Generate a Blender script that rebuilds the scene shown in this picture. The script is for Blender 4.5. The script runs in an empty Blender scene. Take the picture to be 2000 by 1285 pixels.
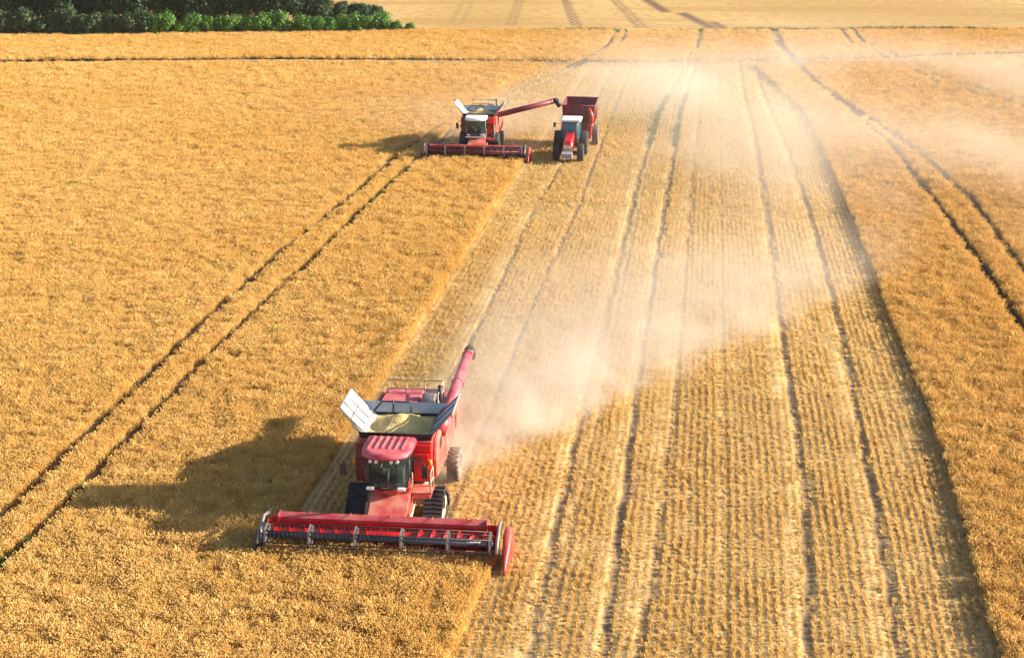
import bpy, math, random
import numpy as np
from mathutils import Vector, Matrix
random.seed(7); rng = np.random.default_rng(7)
S = bpy.context.scene
COL = S.collection
PI = math.pi

# ------------------------------------------------------------------ camera
FPX = 2700.0                                   # focal length in photo pixels (photo 2000 wide)
TH = math.atan(902 / FPX)                      # pitch below the horizon
CAMH = math.cos(TH) / .0404                    # camera height, metres
cam = bpy.data.cameras.new('camera'); cam_o = bpy.data.objects.new('camera', cam); COL.objects.link(cam_o)
cam.sensor_width = 36; cam.lens = 36 * FPX / 2000; cam.clip_end = 6000; cam.clip_start = .5
cam_o.location = (0, 0, CAMH); cam_o.rotation_euler = (PI / 2 - TH, 0, 0)
S.camera = cam_o
# ------------------------------------------------------------------ sky and sun
SUN_EL = math.radians(20); SUN_AZ = math.radians(3.5)    # sun stands to the right (+X), a touch behind the machines
w = bpy.data.worlds.new("World"); S.world = w; w.use_nodes = True
nt = w.node_tree; bg = nt.nodes['Background']
sky = nt.nodes.new('ShaderNodeTexSky'); sky.sky_type = 'NISHITA'; sky.sun_disc = False
sky.sun_elevation = SUN_EL; sky.sun_rotation = PI / 2 - SUN_AZ; sky.dust_density = 1.5; sky.altitude = 100
nt.links.new(sky.outputs[0], bg.inputs[0]); bg.inputs[1].default_value = .08
sl = bpy.data.lights.new('sun', 'SUN'); sl.energy = 5.0; sl.angle = math.radians(.6); sl.color = (1, .885, .725)
so = bpy.data.objects.new('sun', sl); COL.objects.link(so)
sd = Vector((math.cos(SUN_EL) * math.cos(SUN_AZ), math.cos(SUN_EL) * math.sin(SUN_AZ), math.sin(SUN_EL)))
so.rotation_euler = sd.to_track_quat('Z', 'Y').to_euler(); so.location = (60, 60, 80)
S.view_settings.view_transform = 'Standard'; S.view_settings.look = 'None'
S.view_settings.exposure = 1.44; S.view_settings.gamma = 1
S.cycles.max_bounces = 6; S.cycles.diffuse_bounces = 3; S.cycles.glossy_bounces = 2; S.cycles.transmission_bounces = 4
S.cycles.volume_bounces = 1; S.cycles.volume_step_rate = 1.0; S.cycles.volume_max_steps = 128
S.cycles.transparent_max_bounces = 12
S.cycles.use_adaptive_sampling = True; S.cycles.adaptive_threshold = .02

# ------------------------------------------------------------------ survey: photo pixel -> ground point
def W(px, py, z=0.0):
    cx, cy = (px - 1000) / FPX, (642.5 - py) / FPX
    d = np.array([cx, math.cos(TH) + cy * math.sin(TH), -math.sin(TH) + cy * math.cos(TH)])
    t = (z - CAMH) / d[2]
    return np.array([d[0] * t, d[1] * t, z])
PHI = math.atan(390 / (FPX / math.cos(TH)))    # the direction of the drilled rows
cP, sP = math.cos(PHI), math.sin(PHI)
def uv(x, y): return x * cP - y * sP, x * sP + y * cP
def xy(u, v): return u * cP + v * sP, -u * sP + v * cP
def line(pts, z=0.0):
    q = np.array([uv(*W(px, py, z)[:2]) for px, py in pts]); q = q[np.argsort(q[:, 1])]
    return lambda v, q=q: np.interp(v, q[:, 1], q[:, 0])
def vline(pts):                                # a line across the rows: v as function of u
    q = np.array([uv(*W(px, py)[:2]) for px, py in pts]); q = q[np.argsort(q[:, 0])]
    return lambda u, q=q: np.interp(u, q[:, 0], q[:, 1])
E1 = line([(640, 905), (745, 745), (870, 555), (1005, 345), (1100, 195), (1160, 105)])
E2 = line([(800, 1400), (880, 1285), (905, 1235), (945, 1140), (1000, 1040)])
E3 = line([(700, 500), (826, 318), (900, 238), (985, 170), (1075, 125)])
TR = line([(1990, 1500), (1930, 1285), (1878, 1060), (1806, 820), (1728, 620), (1697, 530), (1647, 400), (1606, 300), (1566, 220), (1490, 148), (1460, 125)])
TR0 = TR; TR = lambda v: TR0(v) + .35
HV_NEAR = uv(*W(755, 1078)[:2])[1]; HV_FAR = uv(*W(930, 314)[:2])[1]
CROSS = vline([(-200, 127), (0, 125), (300, 122), (600, 121), (1000, 124), (1250, 128), (1500, 125), (1900, 112), (2200, 104)])
FIELD_END = vline([(-200, 74), (0, 72), (820, 62), (1250, 63), (1990, 60), (2300, 59)])
L_TRAM = [line([(-120, 1140), (0, 1010), (105, 905), (255, 765), (420, 605), (560, 480), (700, 370), (780, 298), (870, 238), (960, 190), (1080, 140), (1215, 80)], .3),
          line([(-120, 1235), (0, 1100), (120, 990), (200, 905), (350, 750), (480, 622), (600, 515), (700, 415), (800, 322), (885, 250), (990, 190), (1110, 138), (1195, 80)], .3)]
R_TRAM = [line([(2110, 830), (2000, 640), (1930, 530), (1850, 420), (1740, 280), (1620, 180), (1560, 130), (1515, 80)], .3),
          line([(2110, 690), (2000, 525), (1900, 390), (1800, 300), (1700, 230), (1600, 165), (1540, 100), (1525, 80)], .3),
          line([(2100, 235), (1990, 205), (1830, 158), (1740, 112), (1665, 85)], .3), line([(2100, 225), (2000, 193), (1850, 156), (1760, 110), (1690, 85)], .3)]
C_TRAM = [line([(1300, 170), (1345, 120), (1365, 75)]), line([(1335, 170), (1358, 120), (1372, 75)])]
def uncut(u, v, pad=0.):
    left = (u < E1(v)) & (v > HV_NEAR - .3) & ~((u > E3(v)) & (v > HV_FAR))
    front = (u < E2(v)) & (v <= HV_NEAR - .3)
    # the strip between the last pass and the near header is gone once the header has passed
    right = u > TR(v)
    c = left | front | right | (v > CROSS(u))
    for L in L_TRAM: c &= ~(np.abs(u - L(v)) < .26 + pad + .03 * np.sin(v * 1.7 + L(60)))
    for L in R_TRAM: c &= ~((np.abs(u - L(v)) < .27 + pad + .03 * np.sin(v * 1.3)) & (u > TR(v)))
    for L in C_TRAM: c &= ~((np.abs(u - L(v)) < .3) & (v > CROSS(u)))
    c &= ~(np.abs(v - CROSS(u)) < 2.2 + .35 * np.sin(u * .21) * np.sin(u * .067))
    c &= v < FIELD_END(u) - 1.0
    return c

# ------------------------------------------------------------------ materials
def mat(name, col, rough=.6, metal=0., dust=0., dustcol=(.42, .30, .18), var=.12, scale=6., bump=0., spec=.5, alpha=None, coat=0.):
    m = bpy.data.materials.new(name); m.use_nodes = True; n = m.node_tree; N = n.nodes; L = n.links
    b = N['Principled BSDF']; b.inputs['Roughness'].default_value = rough; b.inputs['Metallic'].default_value = metal
    b.inputs['Specular IOR Level'].default_value = spec; b.inputs['Coat Weight'].default_value = coat
    tc = N.new('ShaderNodeTexCoord'); nz = N.new('ShaderNodeTexNoise'); nz.inputs['Scale'].default_value = scale; nz.inputs['Detail'].default_value = 5
    L.new(tc.outputs['Object'], nz.inputs['Vector'])
    mr = N.new('ShaderNodeMapRange'); mr.inputs[1].default_value = .3; mr.inputs[2].default_value = .7
    mr.inputs[3].default_value = 1 - var; mr.inputs[4].default_value = 1 + var; L.new(nz.outputs['Fac'], mr.inputs[0])
    hs = N.new('ShaderNodeVectorMath'); hs.operation = 'SCALE'; hs.inputs[0].default_value = col; L.new(mr.outputs[0], hs.inputs['Scale'])
    out = hs.outputs[0]
    if dust > 0:      # straw dust lies where surfaces face up
        ge = N.new('ShaderNodeNewGeometry'); sx = N.new('ShaderNodeSeparateXYZ'); L.new(ge.outputs['Normal'], sx.inputs[0])
        n2 = N.new('ShaderNodeTexNoise'); n2.inputs['Scale'].default_value = 2.3; n2.inputs['Detail'].default_value = 6; L.new(tc.outputs['Object'], n2.inputs['Vector'])
        a = N.new('ShaderNodeMapRange'); a.inputs[1].default_value = -.4; a.inputs[2].default_value = 1; a.inputs[3].default_value = .35; a.inputs[4].default_value = 1.2
        L.new(sx.outputs[2], a.inputs[0])
        c = N.new('ShaderNodeMapRange'); c.inputs[1].default_value = .35; c.inputs[2].default_value = .65; c.inputs[3].default_value = .3 * dust; c.inputs[4].default_value = dust * 1.3
        L.new(n2.outputs['Fac'], c.inputs[0])
        mu = N.new('ShaderNodeMath'); mu.operation = 'MULTIPLY'; mu.use_clamp = True; L.new(a.outputs[0], mu.inputs[0]); L.new(c.outputs[0], mu.inputs[1])
        mx = N.new('ShaderNodeMixRGB'); L.new(mu.outputs[0], mx.inputs[0]); L.new(out, mx.inputs[1]); mx.inputs[2].default_value = (*dustcol, 1); out = mx.outputs[0]
        r2 = N.new('ShaderNodeMapRange'); r2.inputs[3].default_value = rough; r2.inputs[4].default_value = .95; L.new(mu.outputs[0], r2.inputs[0]); L.new(r2.outputs[0], b.inputs['Roughness'])
    L.new(out, b.inputs['Base Color'])
    if bump:
        bp = N.new('ShaderNodeBump'); bp.inputs['Strength'].default_value = bump; bp.inputs['Distance'].default_value = .02; L.new(nz.outputs['Fac'], bp.inputs['Height']); L.new(bp.outputs[0], b.inputs['Normal'])
    if alpha is not None: b.inputs['Alpha'].default_value = alpha
    return m
M = {}
M['red'] = mat('red_paint', (.40, .006, .016), .38, dust=.2, coat=.3)
M['redside'] = mat('sunlit_dusty_red', (.50, .02, .022), .40, dust=.44, dustcol=(.62, .32, .22), coat=.2)  # body red with real dust plus the salmon of sunlight mixed in
M['pink'] = mat('skylit_red_paint', (.46, .018, .055), .42, dust=.34, dustcol=(.56, .28, .24))  # body red with pinkish sky light put into the colour
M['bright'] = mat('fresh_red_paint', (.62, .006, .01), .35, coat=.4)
M['beam'] = mat('header_beam_paint', (.40, .016, .04), .40, dust=.30, dustcol=(.50, .24, .18))
M['tine'] = mat('dark_tine_metal', (.08, .08, .09), .5, metal=.3)
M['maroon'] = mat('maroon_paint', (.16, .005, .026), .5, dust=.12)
M['black'] = mat('black_metal', (.012, .013, .017), .55, dust=.05)
M['navy'] = mat('dark_blue_metal', (.014, .022, .055), .4, dust=.05)
M['rubber'] = mat('rubber', (.018, .020, .026), .8, dust=.25, dustcol=(.16, .13, .10))
M['drubber'] = mat('dusty_rubber', (.10, .085, .075), .9, dust=.7, dustcol=(.28, .23, .19))
M['steel'] = mat('grey_steel', (.20, .20, .21), .45, metal=.5, dust=.3)
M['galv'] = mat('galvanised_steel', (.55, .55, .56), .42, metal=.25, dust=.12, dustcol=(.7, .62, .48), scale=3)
M['shadegrey'] = mat('shaded_flap_steel', (.36, .42, .50), .4, metal=.3, dust=.1)  # flap metal again, with the blue-grey of its shade in the colour
M['beige'] = mat('dusty_frame_metal', (.38, .31, .22), .8, dust=.5, dustcol=(.5, .40, .26))
M['white'] = mat('white_paint', (.80, .80, .80), .4)
M['hub'] = mat('pale_rim_paint', (.55, .53, .50), .5, dust=.3)
M['grain'] = mat('wheat_grain', (.66, .43, .16), .9, var=.25, scale=25, bump=.6)
M['canvas'] = mat('grain_tank_lining', (.30, .29, .22), .75, dust=.4, dustcol=(.42, .38, .25))
M['amber'] = mat('amber_lens', (.9, .35, .03), .25)
M['lens'] = mat('clear_lens', (.85, .85, .82), .12)
M['seat'] = mat('seat_fabric', (.10, .13, .12), .8)
M['trim'] = mat('cab_trim', (.055, .07, .07), .6)
M['lilac'] = mat('weight_paint', (.32, .32, .42), .5, dust=.25)
g = bpy.data.materials.new('cab_glass'); g.use_nodes = True
gb = g.node_tree.nodes['Principled BSDF']; gb.inputs['Base Color'].default_value = (.42, .62, .60, 1); gb.inputs['Roughness'].default_value = .03
gb.inputs['Alpha'].default_value = .38; gb.inputs['Specular IOR Level'].default_value = .9
gb.inputs['Base Color'].default_value = (.03, .06, .06, 1)
M['glass'] = g
g2 = g.copy(); g2.name = 'blue_cab_glass'; g2.node_tree.nodes['Principled BSDF'].inputs['Base Color'].default_value = (.03, .13, .22, 1)
g2.node_tree.nodes['Principled BSDF'].inputs['Alpha'].default_value = .7
M['blueglass'] = g2

# ------------------------------------------------------------------ mesh building
class MB:
    def __init__(s): s.v = []; s.f = []; s.sm = []
    def add(s, v, f, smooth=False):
        o = len(s.v); s.v += [tuple(p) for p in v]; s.f += [tuple(i + o for i in q) for q in f]; s.sm += [smooth] * len(f); return s
    def box(s, x0, x1, y0, y1, z0, z1, M_=None):
        v = [Vector((x, y, z)) for z in (z0, z1) for y in (y0, y1) for x in (x0, x1)]
        if M_ is not None: v = [M_ @ p for p in v]
        return s.add(v, [(0, 2, 3, 1), (4, 5, 7, 6), (0, 1, 5, 4), (2, 6, 7, 3), (0, 4, 6, 2), (1, 3, 7, 5)])
    def hexa(s, a):    # 8 corners: bottom ring (4), top ring (4)
        return s.add(a, [(3, 2, 1, 0), (4, 5, 6, 7), (0, 1, 5, 4), (1, 2, 6, 5), (2, 3, 7, 6), (3, 0, 4, 7)])
    def prism_x(s, prof, x0, x1):     # profile in (y,z), extruded along x
        n = len(prof); v = [(x0, y, z) for y, z in prof] + [(x1, y, z) for y, z in prof]
        return s.add(v, [tuple(range(n - 1, -1, -1)), tuple(range(n, 2 * n))] + [(i, (i + 1) % n, n + (i + 1) % n, n + i) for i in range(n)])
    def prism_z(s, prof, z0, z1):
        n = len(prof); v = [(x, y, z0) for x, y in prof] + [(x, y, z1) for x, y in prof]
        return s.add(v, [tuple(range(n - 1, -1, -1)), tuple(range(n, 2 * n))] + [(i, (i + 1) % n, n + (i + 1) % n, n + i) for i in range(n)])
    def panel(s, pts, t):             # a flat polygon with thickness t
        p = [Vector(q) for q in pts]; nrm = (p[1] - p[0]).cross(p[2] - p[0]).normalized() * t
        n = len(p); v = p + [q + nrm for q in p]
        return s.add(v, [tuple(range(n - 1, -1, -1)), tuple(range(n, 2 * n))] + [(i, (i + 1) % n, n + (i + 1) % n, n + i) for i in range(n)])
    def tube(s, pts, r, n=10, cap=True):
        pts = [Vector(p) for p in pts]; R_ = r if isinstance(r, (list, tuple)) else [r] * len(pts)
        v = []; f = []
        for i, p in enumerate(pts):
            d = (pts[min(i + 1, len(pts) - 1)] - pts[max(i - 1, 0)]).normalized()
            a = d.orthogonal().normalized() if i == 0 else (a - d * a.dot(d)).normalized()
            b = d.cross(a)
            for k in range(n):
                t = 2 * PI * k / n; v.append(p + (a * math.cos(t) + b * math.sin(t)) * R_[i])
        for i in range(len(pts) - 1):
            for k in range(n):
                f.append((i * n + k, i * n + (k + 1) % n, (i + 1) * n + (k + 1) % n, (i + 1) * n + k))
        s.add(v, f, True)
        if cap:
            o = len(s.v) - len(v); s.f += [tuple(o + k for k in range(n - 1, -1, -1)), tuple(o + (len(pts) - 1) * n + k for k in range(n))]; s.sm += [False] * 2
        return s
    def lathe_x(s, prof, c, n=28):    # profile (x, r) spun about an x axis through c
        v = []; f = []
        for x, r in prof:
            for k in range(n):
                t = 2 * PI * k / n; v.append((c[0] + x, c[1] + r * math.cos(t), c[2] + r * math.sin(t)))
        m = len(prof)
        for i in range(m - 1):
            for k in range(n): f.append((i * n + k, i * n + (k + 1) % n, (i + 1) * n + (k + 1) % n, (i + 1) * n + k))
        f += [tuple(range(n)), tuple((m - 1) * n + k for k in range(n - 1, -1, -1))]
        return s.add(v, f, True)
    def loft(s, rings, close=True, smooth=True):
        n = len(rings[0]); v = [p for r in rings for p in r]; f = []
        for i in range(len(rings) - 1):
            for k in range(n): f.append((i * n + k, i * n + (k + 1) % n, (i + 1) * n + (k + 1) % n, (i + 1) * n + k))
        s.add(v, f, smooth)
        if close:
            o = len(s.v) - len(v); s.f += [tuple(o + k for k in range(n - 1, -1, -1)), tuple(o + (len(rings) - 1) * n + k for k in range(n))]; s.sm += [False] * 2
        return s
    def build(s, name, m, parent=None, bevel=0., label=None):
        me = bpy.data.meshes.new(name); me.from_pydata([tuple(p) for p in s.v], [], s.f); me.update()
        me.polygons.foreach_set('use_smooth', s.sm)
        me.materials.append(m if not isinstance(m, str) else M[m])
        o = bpy.data.objects.new(name, me); COL.objects.link(o)
        bm_fix(me)
        if parent: o.parent = parent
        if bevel:
            b = o.modifiers.new('bevel', 'BEVEL'); b.width = bevel; b.segments = 2; b.limit_method = 'ANGLE'; b.angle_limit = .6
        if label: o['label'] = label
        return o
def bm_fix(me):
    import bmesh
    b = bmesh.new(); b.from_mesh(me); bmesh.ops.recalc_face_normals(b, faces=b.faces); b.to_mesh(me); b.free()
def empty(name, loc, rz, label, cat, group=None):
    o = bpy.data.objects.new(name, None); COL.objects.link(o); o.location = loc; o.rotation_euler = (0, 0, rz)
    o['label'] = label; o['category'] = cat; o.empty_display_size = .5
    if group: o['group'] = group
    return o
def struct(o, kind='structure'): o['kind'] = kind; return o
def npmesh(name, v, f, m, attrs=None, smooth=False):
    me = bpy.data.meshes.new(name); v = np.asarray(v, np.float32); f = np.asarray(f, np.int32)
    me.vertices.add(len(v)); me.vertices.foreach_set('co', v.ravel())
    if len(f):
        k = f.shape[1]; me.loops.add(f.size); me.loops.foreach_set('vertex_index', f.ravel())
        me.polygons.add(len(f)); me.polygons.foreach_set('loop_start', np.arange(len(f), dtype=np.int32) * k)
        me.polygons.foreach_set('loop_total', np.full(len(f), k, np.int32))
    me.update(calc_edges=True)
    if smooth: me.polygons.foreach_set('use_smooth', np.ones(len(f), bool))
    for a, (t, d) in (attrs or {}).items():
        at = me.attributes.new(a, t, 'POINT'); at.data.foreach_set('value', d)
    if m: me.materials.append(m)
    o = bpy.data.objects.new(name, me); COL.objects.link(o); return o

# ------------------------------------------------------------------ ground
def ground_mat(name, far=False):
    m = bpy.data.materials.new(name); m.use_nodes = True; n = m.node_tree; N = n.nodes; L = n.links
    b = N['Principled BSDF']; b.inputs['Roughness'].default_value = .95; b.inputs['Specular IOR Level'].default_value = .1
    tc = N.new('ShaderNodeTexCoord')
    def noise(s, d=5, st=None):
        k = N.new('ShaderNodeTexNoise'); k.inputs['Scale'].default_value = s; k.inputs['Detail'].default_value = d
        if st:
            mp = N.new('ShaderNodeMapping'); mp.inputs['Rotation'].default_value = (0, 0, PHI); mp.inputs['Scale'].default_value = st
            L.new(tc.outputs['Object'], mp.inputs[0]); L.new(mp.outputs[0], k.inputs['Vector'])
        else: L.new(tc.outputs['Object'], k.inputs['Vector'])
        return k.outputs['Fac']
    def rng_(x, a, b_, c=0., d=1.):
        k = N.new('ShaderNodeMapRange'); k.interpolation_type = 'SMOOTHSTEP'
        for i, q in enumerate((a, b_, c, d)): k.inputs[i + 1].default_value = q
        L.new(x, k.inputs[0]); return k.outputs[0]
    def mix(f, a, c2):
        k = N.new('ShaderNodeMixRGB'); L.new(f, k.inputs[0])
        if isinstance(a, tuple): k.inputs[1].default_value = (*a, 1)
        else: L.new(a, k.inputs[1])
        k.inputs[2].default_value = (*c2, 1); return k.outputs[0]
    if far:
        c = mix(rng_(noise(.02, 4, (1, .25, 1)), .4, .62), (.46, .29, .105), (.57, .385, .15))
        c = mix(rng_(noise(.6, 6), .42, .68, 0, .6), c, (.32, .19, .07)); c = mix(rng_(noise(.05, 4, (.25, 1.6, 1)), .48, .6, 0, .55), c, (.38, .22, .07))
    else:
        c = mix(rng_(noise(9, 6, (1, .4, 1)), .36, .62), (.38, .25, .105), (.60, .405, .165))
        c = mix(rng_(noise(3.3, 4, (1, .12, 1)), .5, .72, 0, .6), c, (.74, .53, .26))
        c = mix(rng_(noise(.06, 3), .45, .7, 0, .35), c, (.50, .31, .11))
    def attr(nm):
        a = N.new('ShaderNodeAttribute'); a.attribute_name = nm; return a.outputs['Fac']
    def mul(a, b_):
        k = N.new('ShaderNodeMath'); k.operation = 'MULTIPLY'; k.use_clamp = True; L.new(a, k.inputs[0])
        if isinstance(b_, float): k.inputs[1].default_value = b_
        else: L.new(b_, k.inputs[1])
        return k.outputs[0]
    if not far:
        ra = N.new('ShaderNodeAttribute'); ra.attribute_name = 'row'
        sn = N.new('ShaderNodeMath'); sn.operation = 'SINE'; ml = N.new('ShaderNodeMath'); ml.operation = 'MULTIPLY'; ml.inputs[1].default_value = 2 * PI / .3
        L.new(ra.outputs['Fac'], ml.inputs[0]); L.new(ml.outputs[0], sn.inputs[0])
        rw = rng_(sn.outputs[0], -.9, .3, .75, 0.)
        c = mix(mul(rw, rng_(noise(1.7, 4), .3, .6, .45, 1.)), c, (.27, .17, .085))
    br = rng_(noise(4.5, 6, (1, .35, 1)), .3, .55, .45, 1.)
    c = mix(mul(attr('straw'), br), c, (.74, .54, .25))
    c = mix(mul(attr('rut_shade'), br), c, (.21, .145, .09) if not far else (.13, .07, .05))
    c = mix(attr('tram'), c, (.10, .06, .035))
    c = mix(mul(attr('green'), rng_(noise(1.1, 5), .35, .6)), c, (.13, .15, .035))
    L.new(c, b.inputs['Base Color'])
    bp = N.new('ShaderNodeBump'); bp.inputs['Strength'].default_value = .8; bp.inputs['Distance'].default_value = .03 if not far else .15
    L.new(noise(11, 6, (1, .3, 1)) if not far else noise(2.5, 6), bp.inputs['Height']); L.new(bp.outputs[0], b.inputs['Normal'])
    return m
GM = ground_mat('stubble_ground'); GF = ground_mat('far_field_ground', True)
gv = [(-2500, -300, -.12), (2500, -300, -.12), (2500, 4500, -.12), (-2500, 4500, -.12)]
struct(npmesh('ground', gv, [(0, 1, 2, 3)], GF))
def grid(us, vs, zf, keep=None):
    U, V = np.meshgrid(us, vs); X, Y = xy(U, V); Z = zf(U, V); nu, nv = len(us), len(vs)
    v = np.stack([X, Y, Z], -1).reshape(-1, 3); i = np.arange(nu * nv).reshape(nv, nu)
    f = np.stack([i[:-1, :-1], i[:-1, 1:], i[1:, 1:], i[1:, :-1]], -1).reshape(-1, 4)
    if keep is not None:
        uc = (us[:-1] + us[1:]) / 2; vc = (vs[:-1] + vs[1:]) / 2; K = keep(*np.meshgrid(uc, vc)).reshape(-1); f = f[K]
        used = np.unique(f); mp = np.full(len(v), -1); mp[used] = np.arange(len(used)); return v[used], mp[f], U.reshape(-1)[used], V.reshape(-1)[used]
    return v, f, U.reshape(-1), V.reshape(-1)
def vnoise(x, y, seed=0):             # smooth value noise
    r = np.random.default_rng(seed).random((256, 256)); xi = np.floor(x).astype(int); yi = np.floor(y).astype(int); fx = x - xi; fy = y - yi
    fx = fx * fx * (3 - 2 * fx); fy = fy * fy * (3 - 2 * fy); g_ = lambda a, b: r[a % 256, b % 256]
    return (g_(xi, yi) * (1 - fx) + g_(xi + 1, yi) * fx) * (1 - fy) + (g_(xi, yi + 1) * (1 - fx) + g_(xi + 1, yi + 1) * fx) * fy
# wheel marks in the stubble: (line, half width of rut, straw band offset, straw band half width, strength)
TRACKS = [(line([(1000, 1400), (1035, 1285), (1072, 1100), (1130, 850), (1165, 700), (1200, 560), (1250, 340), (1290, 215), (1345, 120)]), .22, -.50, .22, .95),
          (line([(1060, 1285), (1105, 1090), (1150, 900), (1180, 760), (1215, 560), (1262, 340), (1300, 215)]), .10, -.12, .42, .5),
          (line([(1165, 1400), (1180, 1285), (1215, 1000), (1240, 780), (1270, 600), (1300, 400), (1330, 220), (1360, 120)]), .22, -.48, .20, .95),
          (line([(1235, 1400), (1250, 1285), (1300, 950), (1325, 720), (1342, 520), (1357, 300), (1368, 220)]), .18, -.50, .34, .6),
          (line([(1425, 1400), (1420, 1285), (1418, 1000), (1412, 700), (1410, 400), (1405, 250)]), .10, -.3, .1, .45),
          (line([(1580, 1400), (1580, 1285), (1572, 950), (1535, 700), (1503, 450), (1472, 250), (1455, 190)]), .24, -.56, .24, .9),
          (line([(1785, 1400), (1757, 1285), (1702, 950), (1652, 690), (1592, 450), (1542, 300), (1490, 180)]), .22, -.55, .24, .9),
          (line([(1880, 1285), (1800, 1000), (1720, 740), (1690, 640)]), .06, .3, .05, .6),
          (line([(900, 700), (920, 668), (960, 590), (1010, 480), (1050, 400), (1092, 330), (1130, 270)]), .16, -.5, .35, .75),
          (line([(940, 850), (972, 770), (1020, 650), (1075, 520), (1132, 400), (1160, 320), (1182, 260)]), .16, .3, .12, .75)]
T3_ = float(TRACKS[3][0](45)); TR_ = float(TR(45))
def warp(u0, v):
    return u0 + np.clip((u0 - T3_) / (TR_ - T3_), 0, 1.1) * (TR(v) - TR_)
def unwarp(u, v):
    k = (TR(v) - TR_) / (TR_ - T3_); return np.where(u > T3_, (u + k * T3_) / (1 + k), u)
def track_attrs(u, v):
    rut_shade = np.zeros_like(u); straw = np.zeros_like(u); h = np.zeros_like(u)
    for L, hw, so_, sw, st in TRACKS:
        c = L(v) + .05 * np.sin(v * .9) + .04 * np.sin(v * 2.3); d = u - c
        mod = .85 + .3 * vnoise(v * .12, c * 0 + hw * 90, 3)
        hv = hw * (.75 + .35 * vnoise(v * .12, c * 0 + hw * 50, 8)); r = np.clip(1.35 - np.abs(d) / hv, 0, 1) * st * mod; s_ = np.clip(1.4 - np.abs(d - so_) / sw, 0, 1) * st * (.6 + .6 * vnoise(v * .25, u * .5, 5))
        rut_shade = np.maximum(rut_shade, r); straw = np.maximum(straw, s_); h += -.05 * r + .02 * s_
    d = np.abs(u - E1(v) - .35); s_ = np.clip(1.3 - d / .35, 0, 1) * (v > HV_NEAR); straw = np.maximum(straw, s_ * .8)  # sunlit face of the left crop edge, painted as a pale band
    d = np.abs(u - TR(v) + .55); rut_shade = np.maximum(rut_shade, np.clip(1.3 - d / .5, 0, 1) * .4)  # shadow of the right crop edge, painted as a dark band
    
    return np.clip(rut_shade, 0, 1), np.clip(straw, 0, 1), h
us = np.concatenate([np.arange(-75, -36, .9), np.arange(-36, -19, .25), np.arange(-19, 24, .10), np.arange(24, 40, .25), np.arange(40, 75, .9)])
vs = np.concatenate([np.arange(24, 70, .35), np.arange(70, 215, .8)])
U, V = np.meshgrid(us, vs)
rut_shade, straw, hh = track_attrs(U, V)
cr = np.abs(V - CROSS(U)); rut_shade = np.maximum(rut_shade, np.clip(1.4 - cr / 1.6, 0, 1) * .9)
grn = np.zeros_like(U)
tram = np.zeros_like(U)
for L in L_TRAM + R_TRAM: tram = np.maximum(tram, np.clip(1.8 - np.abs(U - L(V)) / .3, 0, 1))
uc_ = uncut(U, V, -.5); tram = np.where((U > E3(V)) & (U < TR(V) - .4) & (V < CROSS(U) - 3), tram * (.22 + 0 * V), tram)
gx, gy = uv(*W(1230, 232)[:2]); X_, Y_ = U - gx, V - gy
grn = .75 * np.exp(-(X_ / 4) ** 2 - (Y_ / 7) ** 2)
gx, gy = uv(*W(1380, 228)[:2]); grn = np.maximum(grn, .6 * np.exp(-((U - gx) / 4.5) ** 2 - ((V - gy) / 4) ** 2))
for k in (0, 2): grn = np.maximum(grn, 1.2 * np.exp(-((U - TRACKS[k][0](V)) / .28) ** 2) * np.clip((V - 118) / 8, 0, 1) * np.clip((150 - V) / 8, 0, 1))
v_, f_, _, _ = grid(us, vs, lambda U, V: .0 + hh  + .05 * (vnoise(U * .7, V * .7, 9) - .5))
# lift anything below the base sheet
v_[:, 2] = np.maximum(v_[:, 2], -.10)
struct(npmesh('stubble_field', v_, f_, GM, {'rut_shade': ('FLOAT', rut_shade.ravel()), 'straw': ('FLOAT', straw.ravel() * .7), 'green': ('FLOAT', grn.ravel()), 'tram': ('FLOAT', tram.ravel()), 'row': ('FLOAT', unwarp(U, V).ravel() - .075)}, True))
# far field beyond the boundary strip
us2 = np.arange(-170, 170, .55); vs2 = np.arange(203, 330, 1.3)
U2, V2 = np.meshgrid(us2, vs2); r2 = np.zeros_like(U2)
FT = [([(905, 0), (880, 50)], .25, .3), ([(925, 0), (900, 50)], .25, .3), ([(1010, 0), (990, 52)], .25, .5), ([(1020, 0), (1003, 52)], .25, .5), ([(1100, 0), (1120, 52)], .3, .9), ([(1108, 0), (1132, 52)], .3, .7), ([(1195, 0), (1247, 55)], .3, .8), ([(1205, 0), (1262, 55)], .3, .7),
      ([(1262, 0), (1302, 25)], .9, 1.2), ([(1330, 26), (1405, 62)], .9, 1.2), ([(1390, 43), (1415, 56)], .7, 1.0)]
for pts, hw, st in FT:
    q = np.array([W(*p)[:2] for p in pts]); X2, Y2 = xy(U2, V2)
    a, b_ = q[0], q[1]; d_ = b_ - a; Lq = np.hypot(*d_); t = ((X2 - a[0]) * d_[0] + (Y2 - a[1]) * d_[1]) / Lq ** 2
    if pts[0][1] == 0: t = np.minimum(t, 1.0001) if False else t
    dist = np.abs((X2 - a[0]) * d_[1] - (Y2 - a[1]) * d_[0]) / Lq
    lim = (t < 1.0) & (t > (-3 if pts[0][1] == 0 else 0))
    r2 = np.maximum(r2, np.clip(1.5 - dist / hw, 0, 1) * st * lim)
z0 = np.zeros(U2.size)
keepf = lambda U, V: V > FIELD_END(U) - .5
v2, f2, ku, kv = grid(us2, vs2, lambda U, V: np.full_like(U, .03), None)
struct(npmesh('far_field', v2, f2, GF, {'rut_shade': ('FLOAT', np.clip(r2, 0, 1).ravel()), 'straw': ('FLOAT', z0), 'green': ('FLOAT', z0)}, True))

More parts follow.
